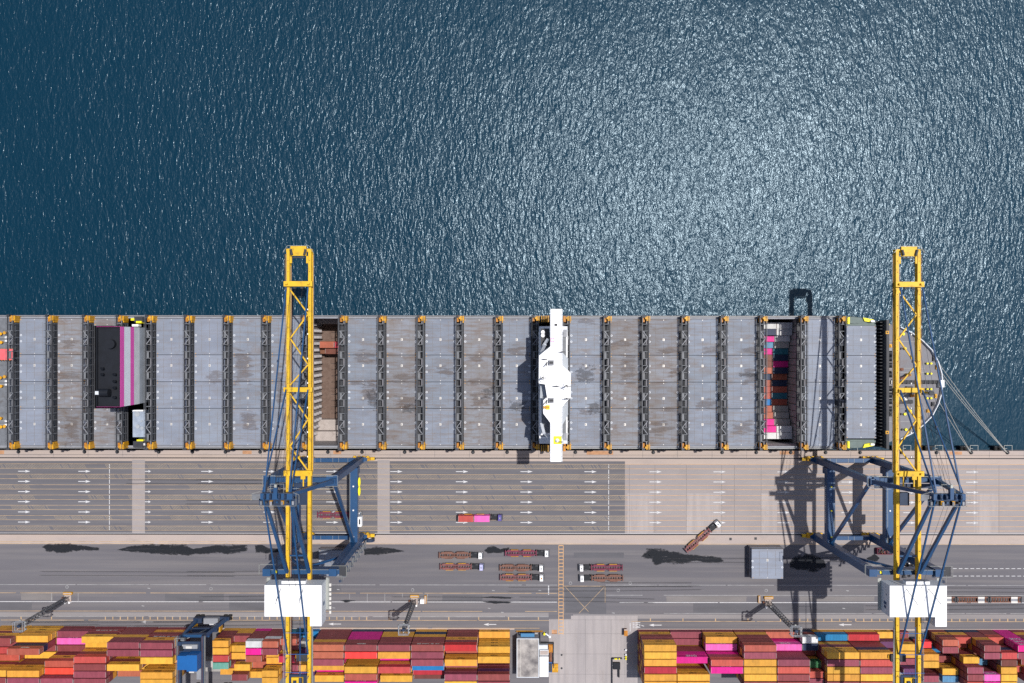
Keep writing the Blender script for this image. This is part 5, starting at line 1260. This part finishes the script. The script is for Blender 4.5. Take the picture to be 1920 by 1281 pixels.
make_truck('t', 1138, 1064, math.pi, 2, M['white'], 'left facing truck with purple brown chassis and yellow guides, upper of its pair')
make_truck('t', 1139, 1083.5, math.pi, 0, M['white'], 'left facing truck with plain brown chassis, lower of its pair')
make_truck('t', 1309, 1013, math.atan2(1036-978, 1352-1286), 1, M['white'], 'truck with brown chassis parked diagonally across the landward crane rail')
make_truck('t', 625, 965.5, 0, 2, M['white'], 'white cab truck with purple chassis in the lanes under the left crane')
tt = make_truck('t', 889.5, 970.0, 0, 2, M['purplecab'], 'purple cab truck carrying two short containers in the marked lanes')
tx, ty = P(889.5, 970.0, 1.2)
make_container(tx-3.15, ty, 1.47, 6.06, 'C', 'coral red short container on the rear of the purple cab truck', 'containers on the purple cab truck')
make_container(tx+3.15, ty, 1.47, 6.06, 'm', 'pale pink short container on the purple cab truck behind its cab', 'containers on the purple cab truck')
# row of empty low flatbeds coupled at the right edge
def flatbed(px, label):
    x, y = P(px, 1124, 1.0); t = thing('flatbed_trailer', label, 'trailer', (x, y, 0), 0, 'low trailers coupled in a row')
    b = MB()
    for s_ in (-1, 1): b.box(-6.4, 6.4, s_*0.7, s_*1.15, 0.7, 1.1, M['tray'][0])
    for i in range(13): xx = -6.2+i*1.03; b.box(xx-0.14, xx+0.14, -0.7, 0.7, 0.75, 1.05, M['rust'])
    b.box(-6.4, -6.0, -1.2, 1.2, 0.72, 1.18, M['dark']); b.box(6.0, 6.4, -1.2, 1.2, 0.72, 1.18, M['dark']); b.build('frame', t)
    b = MB(); b.box(2.0, 4.6, -1.25, -0.5, 1.12, 1.3, M['casting']); b.box(2.0, 4.6, 0.5, 1.25, 1.12, 1.3, M['casting']); b.box(2.0, 4.6, -0.49, 0.49, 1.12, 1.2, M['midgrey']); b.build('deck_plate', t)
    for xx in (-4.5, -3.3, 3.3, 4.5):
        for s_ in (-1, 1): b = MB(); b.tube([(xx, s_*0.6, 0.42), (xx, s_*1.0, 0.42)], 0.42, M['rubber'], 10); b.build('wheel', t)
flatbed(1762, 'brown low flatbed trailer nearest the machinery house of the right crane')
flatbed(1824, 'brown low flatbed trailer in the middle of the coupled row')
flatbed(1886, 'brown low flatbed trailer at the right picture edge')

# ------------------------------------------------------------------ floodlight masts
def mast(px, py, label, detail_side=1):
    x, y = P(px, py); t = thing('floodlight_mast', label, 'light mast', (x, y, 0), 0, 'lattice floodlight masts')
    H = 29.6; b = MB(); w0, w1 = 0.75, 0.55; gm = M['dark']
    cor = [(-1,-1),(1,-1),(1,1),(-1,1)]
    for cx, cy in cor: b.beam((cx*w0, cy*w0, 0.4), (cx*w1, cy*w1, H), 0.16, 0.16, M['grey'])
    n_ = 15
    for i in range(n_):
        za = 0.4+(H-0.4)*i/n_; zb = 0.4+(H-0.4)*(i+1)/n_; wa = w0+(w1-w0)*i/n_; wb = w0+(w1-w0)*(i+1)/n_
        for k_ in range(4):
            a_, c_ = cor[k_], cor[(k_+1)%4]
            b.beam((a_[0]*wa, a_[1]*wa, za), (c_[0]*wb, c_[1]*wb, zb), 0.10, 0.10, gm); b.beam((a_[0]*wb, a_[1]*wb, zb), (c_[0]*wb, c_[1]*wb, zb), 0.10, 0.10, gm)
    b.build('lattice_tower', t)
    b = MB(); b.box(-0.05, 0.05, -w0-0.35, -w0-0.25, 0.4, H, M['rail_steel'])
    for i in range(50): b.box(-0.25, 0.25, -w0-0.33, -w0-0.27, 1+i*0.57, 1.06+i*0.57, M['rail_steel'])
    b.build('ladder', t)
    b = MB(); s_ = 1.75
    for a_, c_ in (((-s_,-s_),(s_,-s_)),((s_,-s_),(s_,s_)),((s_,s_),(-s_,s_)),((-s_,s_),(-s_,-s_))):
        b.beam((*a_, H), (*c_, H), 0.22, 0.22, M['midgrey']); b.beam((*a_, H+1.1), (*c_, H+1.1), 0.14, 0.14, M['midgrey'])
    for i in range(7): q_ = -s_+2*s_*i/6; b.box(q_-0.05, q_+0.05, -s_, s_, H-0.08, H+0.02, M['grey'])
    for a_ in cor: b.beam((a_[0]*s_, a_[1]*s_, H), (a_[0]*s_, a_[1]*s_, H+1.1), 0.12, 0.12, M['rail_steel'])
    b.build('head_platform', t)
    for a_ in ((-1.9,0),(1.9,0),(0,1.9),(0,-1.9),(-1.9,1.2),(1.9,1.2),(-1.9,-1.2),(1.9,-1.2)):
        b = MB(); b.box(a_[0]-0.28, a_[0]+0.28, a_[1]-0.25, a_[1]+0.25, H-0.6, H-0.1, M['rail_steel']); b.build('floodlight', t)
    b = MB(); b.box(-0.5, 0.5, -0.3, 0.5, H+0.05, H+0.9, M['dkblue']); b.cyl(0.1, -0.6, H, H+1.4, 0.1, M['white'], 8); b.build('junction_box', t)
    b = MB(); b.box(-1.3, 1.3, -1.3, 1.3, 0, 0.4, M['concrete']); b.box(-1.6, 1.9, 1.6, 2.5, 0, 0.9, M['foot_yellow']); b.box(-1.4, 1.7, 1.8, 2.3, 0.9, 0.92, M['concrete']); b.build('base', t)
    for q_ in ((-1.9, 0.2, 'rust'), (0.9, -1.6, 'white'), (-0.9, -1.7, 'white')): b = MB(); b.box(q_[0]-0.3, q_[0]+0.3, q_[1]-0.3, q_[1]+0.3, 0, 1.1, M[q_[2]]); b.build('cabinet', t)
mast(128.5, 1122, 'grey lattice floodlight mast near the left picture edge')
mast(777.5, 1127, 'grey lattice floodlight mast right of the left ship crane')
mast(1440, 1129, 'grey lattice floodlight mast left of the right ship crane')
b = MB(); x, y = P(792, 1128.5, 2); b.box(x-0.7,x+0.7,y-0.75,y+0.75,0,1.9,M['white']); b.box(x-0.8,x+0.8,y-0.85,y+0.85,1.9,2.0,M['white']); o = b.build('utility_cabinet'); tag(o, 'white utility cabinet on the road beside the middle floodlight mast', 'cabinet')
b = MB(); x, y = P(798.5, 1123.5); b.box(x-0.4,x+0.4,y-1.6,y+1.6,0,0.9,M['foot_yellow']); b.box(x-0.3,x+0.3,y-1.5,y+1.5,0.9,0.95,M['concrete']); o = b.build('concrete_barrier'); tag(o, 'yellow edged barrier beside the white utility cabinet', 'barrier')
b = MB(); x, y = P(1423, 1122.5); b.box(x-0.4,x+0.4,y-1.4,y+1.4,0,0.9,M['foot_yellow']); b.box(x-0.3,x+0.3,y-1.3,y+1.3,0.9,0.95,M['concrete']); o = b.build('concrete_barrier'); tag(o, 'yellow edged barrier left of the mast by the right crane', 'barrier')

# ------------------------------------------------------------------ rubber tyred yard crane
t = thing('yard_crane', 'dark blue yard crane with bright blue box straddling the container rows', 'yard crane', (-118.4, 0, 0))
Yn, Ys = -109.8, -137.0
for sx in (-1, 1):
    for yy in (Yn, Ys):
        b = MB(); b.beam((sx*5.6, yy, 2.8), (sx*4.2, yy, 21.0), 1.1, 1.1, M['blue'], 0.9, 0.9); b.build('leg', t)
    b = MB(); b.box(sx*4.3-0.5, sx*4.3+0.5, Ys-2.0, Yn+1.0, 21.0, 22.6, M['dkblue']); b.box(sx*4.3-0.15, sx*4.3-0.03, Ys-2, Yn+1, 22.6, 22.72, M['rust'])
    g_ = b.build('girder', t); b = MB(); b.rail([(sx*5.2, Ys-2, 22.2), (sx*5.2, Yn+1, 22.2)], 1.05, None, 2.0, 0.03); b.box(sx*4.82, sx*5.25, Ys-2, Yn+1, 22.14, 22.2, M['grey']); b.build('walkway', g_)
for yy in (Yn, Ys):
    b = MB(); b.box(-6.6, 6.6, yy-0.7, yy+0.7, 1.5, 2.8, M['dkblue']); b.box(-6.8, -3.4, yy-0.9, yy+0.9, 2.8, 4.6, M['dkblue']); b.box(-2.6, 3.0, yy-1.2, yy+1.0, 2.8, 4.8, M['midgrey']); b.box(-0.5, 2.8, yy-2.0, yy-1.2, 3.6, 4.4, M['white']); b.build('sill_beam', t)
    b = MB(); b.box(-4.0, 4.0, yy-0.5, yy+0.5, 18.6, 20.0, M['blue']); b.build('end_cross_beam', t)
    for x in (-6.4, -4.6, 4.6, 6.4):
        for s_ in (-1, 1): b = MB(); b.tube([(x, yy+s_*0.25, 0.8), (x, yy+s_*0.95, 0.8)], 0.8, M['rubber'], 14); b.build('wheel', t)
b = MB(); b.box(-5.6, -4.6, Yn-2.6, Yn-0.9, 5.2, 8.0, M['foot_yellow']); b.box(4.6, 5.2, Yn-3.2, Yn-0.9, 5.4, 8.0, M['foot_yellow']); b.box(-4.6, 5.0, Yn-2.2, Yn-0.7, 9.0, 10.6, M['dkblue']); b.box(-2.2, 4.2, Yn-1.9, Yn-0.7, 14.8, 16.2, M['blue'])
b.beam((-4.6, Yn-1.6, 21.2), (3.6, Yn-1.0, 5.0), 0.3, 0.3, M['rail_steel']); b.build('power_unit', t)
b = MB(); b.box(-5.4, -2.4, Yn-2.6, Yn-0.2, 21.2, 22.6, M['grey']); b.box(-4.6, -3.2, Yn-2.2, Yn-0.8, 22.6, 23.4, M['dkblue']); b.rail([(-5.6, Yn-3.0, 22.6), (-5.6, Yn+0.5, 22.6), (-2.0, Yn+0.5, 22.6)], 1.05, None, 1.1, 0.035); b.build('cable_drum_platform', t)
tr = MB(); tr.box(-3.8, 3.8, -116.4, -110.6, 22.8, 23.2, M['dkblue']); tr.box(-2.6, 3.0, -112.9, -111.4, 23.2, 24.0, M['midgrey']); tr.box(-1.0, 1.2, -112.6, -111.7, 24.0, 24.6, M['casting']); tr.box(-3.6, -2.2, -113.6, -112.0, 23.2, 24.2, M['black']); tr = tr.build('trolley', t)
b = MB(); b.box(-3.1, 0.4, -119.4, -114.3, 23.2, 26.9, M['rtgblue']); b.box(0.42, 4.2, -119.9, -114.0, 23.2, 27.1, M['rtgblue']); b.build('trolley_house', tr)
b = MB(); b.box(-3.0, 2.6, -124.8, -120.9, 16.6, 17.2, M['grey']); b.box(-2.6, -0.8, -124.4, -121.4, 17.2, 18.0, M['casting']); b.box(0.2, 2.2, -124.0, -121.6, 17.2, 17.8, M['white']); b.build('spreader', tr)
b = MB(); b.box(1.4, 3.2, -125.6, -121.6, 18.4, 20.8, M['midgrey']); b.build('operator_cab', tr)

# ------------------------------------------------------------------ workshop, parked truck, small yard items
x0, yT = P(969.3, 1197.5, 6.0); x1, yB = P(1011, 1270.8, 6.0)
t = thing('workshop', 'flat roofed grey workshop with a stained roof beside the entry lane', 'building', ((x0+x1)/2, (yT+yB)/2, 0))
hw, hh = (x1-x0)/2, (yT-yB)/2
b = MB(); b.box(-hw+0.1, hw-0.1, -hh+0.1, hh-0.1, 0, 5.6, M['midgrey']); b.build('wall', t)
b = MB(); b.box(-hw+0.25, hw-0.25, -hh+0.25, hh-0.25, 5.6, 5.8, M['roof_stained'])
for a_ in ((-hw,-hw+0.25,-hh,hh),(hw-0.25,hw,-hh,hh),(-hw+0.25,hw-0.25,-hh,-hh+0.25),(-hw+0.25,hw-0.25,hh-0.25,hh)): b.box(*a_, 5.6, 6.0, M['offwhite'])
b.box(-hw+1.5, -hw+1.62, -hh+0.3, hh-0.3, 5.8, 5.9, M['casting']); b.build('roof', t)
b = MB(); b.box(-1.5, 1.5, hh-0.1, hh-0.05, 0, 3.2, M['dark']); b.build('door', t)
for x_ in (-3.0, 3.0): b = MB(); b.box(x_-0.6, x_+0.6, hh-0.1, hh-0.04, 1.4, 2.6, M['glass']); b.build('window', t)
x, y = P(989.5, 1194, 4.0)
b = MB(); b.box(-hw+1.6, hw-1.7, hh-0.02, hh+1.3, 3.6, 4.3, mat('blue_awning', (0.06,0.19,0.36), 0.5)); b.build('awning', t)
x, y = P(990, 1187.5); b = MB(); b.box(x-2.9, x+2.6, y-0.6, y+0.8, 0, 1.6, M['black']); b.cyl(x-3.2, y+0.2, 0, 1.2, 0.35, M['white'], 8); b.cyl(x+3.0, y, 0, 1.2, 0.35, M['white'], 8); b.cyl(x+3.6, y, 0, 1.2, 0.35, M['white'], 8); o = b.build('storage_tank_rack'); tag(o, 'black tank rack with white end caps above the blue awning', 'tank rack')
# parked box lorry east of the workshop
x, y = P(1020.5, 1246, 3.4)
t = thing('box_lorry', 'white box lorry parked beside the workshop', 'lorry', (x, y, 0))
b = MB(); b.box(-1.75, 1.75, -4.8, 3.1, 1.0, 3.6, M['white']); b.box(-0.05, 1.7, -4.75, 3.05, 3.6, 3.64, M['white']); b.build('cargo_box', t)
b = MB(); b.box(-1.7, 1.8, 3.5, 5.6, 0.6, 3.0, M['offwhite']); b.box(-1.5, 1.6, 3.7, 5.3, 3.0, 3.1, M['concrete']); b.build('cab', t)
b = MB(); b.box(-1.6, 1.6, 5.6, 5.66, 1.6, 2.7, M['glass']); b.build('windscreen', t)
for yy in (-3.6, -2.2, 4.4):
    for s_ in (-1, 1): b = MB(); b.tube([(s_*1.1, yy, 0.5), (s_*1.65, yy, 0.5)], 0.5, M['rubber'], 12); b.build('wheel', t)
x, y = P(1019.5, 1217, 2.4); b = MB(); b.box(x-1.9, x+1.7, y-0.4, y+1.5, 0, 2.4, M['offwhite']); b.box(x-1.9, x+1.3, y+1.5, y+2.0, 0, 0.6, M['black']); o = b.build('storage_cabin'); tag(o, 'small pale grey cabin between the lorry and the fence', 'cabin')
for (px_, py_, w_, h_, z_, m_, nm, lab, cat) in ((1031.5,1252,0.9,2.0,1.4,'rtgblue','skip_bin','small blue bin beside the white lorry','bin'), (1033,1217,0.8,1.6,1.2,'orange','parts_rack','orange red parts rack between the cabin and the fence','rack'),
        (1033,1232,0.5,2.6,1.0,'rust','scrap_rack','rusty rack along the fence beside the lorry','rack'), (1041,1254,1.3,1.6,1.3,'foot_yellow','forklift_attachment','yellow machine attachment standing at the entry lane edge','machine part')):
    x, y = P(px_, py_, z_); t = thing(nm, lab, cat, (x, y, 0))
    b = MB(); b.box(-w_, w_, -h_, h_, 0.15, z_*0.75, M[m_]); b.box(-w_*0.8, w_*0.8, -h_*0.8, h_*0.8, z_*0.75, z_, M[m_] if nm != 'skip_bin' else M['dark']); b.build('body', t)
    b = MB()
    for s_ in (-1, 1): b.box(s_*w_*0.6-0.1, s_*w_*0.6+0.1, -h_, h_, 0, 0.15, M['dark'])
    b.build('skid', t)
def fence(pts, h, label, post=2.2):
    pts3 = [(*P(*p), 0) for p in pts]; o3 = Vector(pts3[0]); t = thing('fence', label, 'fence', o3)
    for a_, c_ in zip(pts3[:-1], pts3[1:]):
        a_ = Vector(a_)-o3; c_ = Vector(c_)-o3
        b = MB(); b.beam(a_+Vector((0,0,h*0.5)), c_+Vector((0,0,h*0.5)), 0.32, h*0.9, M['dark']); b.build('panel', t)
        b = MB(); n_ = max(1, int((c_-a_).length/post))
        for i in range(n_+1): p_ = a_+(c_-a_)*i/n_; b.box(p_.x-0.12, p_.x+0.12, p_.y-0.12, p_.y+0.12, 0, h+0.15, M['grey'])
        b.build('post', t)
fence([(1013, 1204), (1038, 1204), (1038, 1250)], 1.4, 'dark fence around the lorry yard on the entry lane side')
fence([(1013, 1186), (1013, 1203.6)], 1.4, 'short dark fence piece between workshop and entry lane')
fence([(1148, 1281), (1148, 1233), (1166, 1233)], 1.2, 'dark fence around the small enclosure right of the entry lane')
x0, y = P(968, 1183.5); x1, _ = P(1018, 1183.5); b = MB(); b.box(x0, x1, y-0.25, y+0.25, 0, 0.5, M['foot_yellow']); b.box(x0, x1, y-0.1, y+0.1, 0.5, 0.9, M['rust']); o = b.build('guard_rail'); tag(o, 'long yellow guard rail along the road above the workshop', 'guard rail')
x, y = P(1021, 1187); b = MB(); b.cyl(x, y, 0, 1.2, 0.45, M['vivid_yellow'], 10); b.box(x-0.35, x+0.35, y-0.35, y+0.35, 1.2, 1.5, M['vivid_yellow']); o = b.build('barrier_post'); tag(o, 'bright yellow barrier post at the end of the guard rail', 'post')
b = MB(); a_ = (*P(1023, 1186), 1.0); c_ = (*P(1031, 1192), 1.0); b.beam(a_, c_, 0.5, 0.25, M['offwhite']); b.box(c_[0]-0.4, c_[0]+0.4, c_[1]-0.4, c_[1]+0.4, 0, 1.3, M['white']); b.box(a_[0]-0.15,a_[0]+0.15,a_[1]-0.15,a_[1]+0.15,0,0.9,M['dark']); o = b.build('road_gate'); tag(o, 'white barrier arm at the left edge of the entry lane', 'barrier arm')
for i, (px_, py_, lab) in enumerate(((1153,1233.5,'leftmost yellow post on the enclosure fence right of entry lane'),(1156,1233.5,'second yellow post on the enclosure fence right of entry lane'),(1161,1233.5,'third yellow post on the enclosure fence, nearest its corner'),
        (1173.5,1217,'pale post beside the stack shadow, furthest from the picture bottom'),(1173.5,1226,'white post beside the stack shadow, second from the top'),(1173.5,1230,'yellow post beside the stack shadow, just below the white one'),(1173.5,1234,'yellow post beside the stack shadow, lowest of its line'))):
    x, y = P(px_, py_); m_ = M['vivid_yellow'] if 'yellow' in lab.split()[:2] or i < 3 or i > 4 else M['white']
    b = MB(); b.cyl(x, y, 0, 1.1, 0.28, m_, 10); b.cyl(x, y, 1.1, 1.2, 0.34, m_, 10, 0.2); o = b.build('guard_post'); tag(o, lab, 'post', 'guard posts right of the entry lane')
x, y = P(1157, 1247); b = MB(); b.box(x-1.6, x+1.2, y-1.2, y+1.4, 0.3, 1.3, M['black']); b.box(x+0.4, x+1.0, y-4.5, y-1.2, 0.3, 1.0, M['black']); b.box(x-1.4,x-1.1,y-1,y+1.2,0,0.3,M['dark']); o = b.build('pump_unit'); tag(o, 'black pump unit inside the small enclosure', 'pump')
x, y = P(1173.5, 1185.5, 1.5); t = thing('guard_booth', 'small orange brown booth at the right edge of the entry lane', 'booth', (x, y, 0)); b = MB(); b.box(-0.6,0.6,-1.1,1.1,0,2.2,M['rust']); b.build('wall', t); b = MB(); b.box(-0.7,0.7,-1.2,1.0,2.2,2.35,M['orange']); b.box(-0.7,0.7,1.0,1.5,2.2,2.35,M['concrete']); b.build('roof', t)
for px_, py_, lab in ((1053.5,1228,'upper dark manhole cover on the entry lane'),(1053.5,1253,'lower dark manhole cover on the entry lane')):
    x, y = P(px_, py_); b = MB(); b.cyl(x, y, 0.0, 0.03, 0.42, M['dark'], 14); o = b.build('manhole_cover'); tag(o, lab, 'manhole cover', 'manhole covers on the entry lane')
for px_, py_, lab in ((1370,1010.5,'square dark drain cover on the strip right of the diagonal truck'),(1417,1009.5,'square dark drain cover above the hatch cover pile')):
    x, y = P(px_, py_); b = MB(); b.box(x-0.5, x+0.5, y-0.5, y+0.5, 0.0, 0.03, M['dark']); o = b.build('drain_cover'); tag(o, lab, 'drain cover')
# dark storage rack wedged along the west side of the right-hand stacks
x0, yT = P(1174, 1188, 0.5); x1, yB = P(1192, 1281, 0.5)
# scrap under the right crane, open-top bin beside it
rnd = random.Random(9); b = MB()
for i in range(420):
    u, v = rnd.gauss(0, 0.42), rnd.gauss(0, 0.42)
    if abs(u) > 1 or abs(v) > 1: continue
    x = PX(1702 + u*13, 1), ; x = x[0]; y = PY(1056 + v*28, 1); h = 2.6*(1-max(abs(u), abs(v))) + 0.2
    m_ = rnd.choice([M['black']]*7 + [M['dark']]*3 + [M['white'], M['casting'], M['rust']]); s_ = rnd.uniform(0.15, 0.7) if m_ in (M['black'], M['dark']) else rnd.uniform(0.12, 0.38)
    c_ = Vector((x, y, rnd.uniform(0.1, h))); d_ = Vector((rnd.uniform(-1,1), rnd.uniform(-1,1), rnd.uniform(-.4,.6)))*s_
    b.beam(c_-d_, c_+d_, s_, s_*0.6, m_)
o = b.build('scrap_heap'); tag(o, 'heap of mixed black and white scrap under the right crane', 'scrap heap', None, 'stuff')
x, y = P(1660, 1034, 2.0); t = thing('waste_skip', 'dark red open waste skip beside the scrap heap', 'skip', (x, y, 0)); b = MB()
b.box(-3,3,-1.2,1.2,0.2,0.4,M['tray'][2])
for a_ in ((-3,-2.85,-1.2,1.2),(2.85,3,-1.2,1.2),(-2.85,2.85,-1.2,-1.05),(-2.85,2.85,1.05,1.2)): b.box(*a_,0.4,1.9,M['tray'][2])
b.build('body', t); b = MB()
for i in range(40): c_ = Vector((rnd.uniform(-2.4,2.4), rnd.uniform(-.8,.8), rnd.uniform(0.6,1.6))); d_ = Vector((rnd.uniform(-1,1), rnd.uniform(-1,1), 0.2))*0.4; b.beam(c_-d_, c_+d_, 0.3, 0.2, rnd.choice([M['rust'], M['black'], M['dark']]))
b.build('rubble', t)
# gravel verge along the front of the stacks
a = MB(); strip(a, -300, 965, 1178.5, 1181, z3, M['concrete']); strip(a, 1193, 2300, 1179, 1182, z3, M['concrete']); struct('kerb_strip', a)
for i, px_ in enumerate(range(66, 960, 58)):
    pass
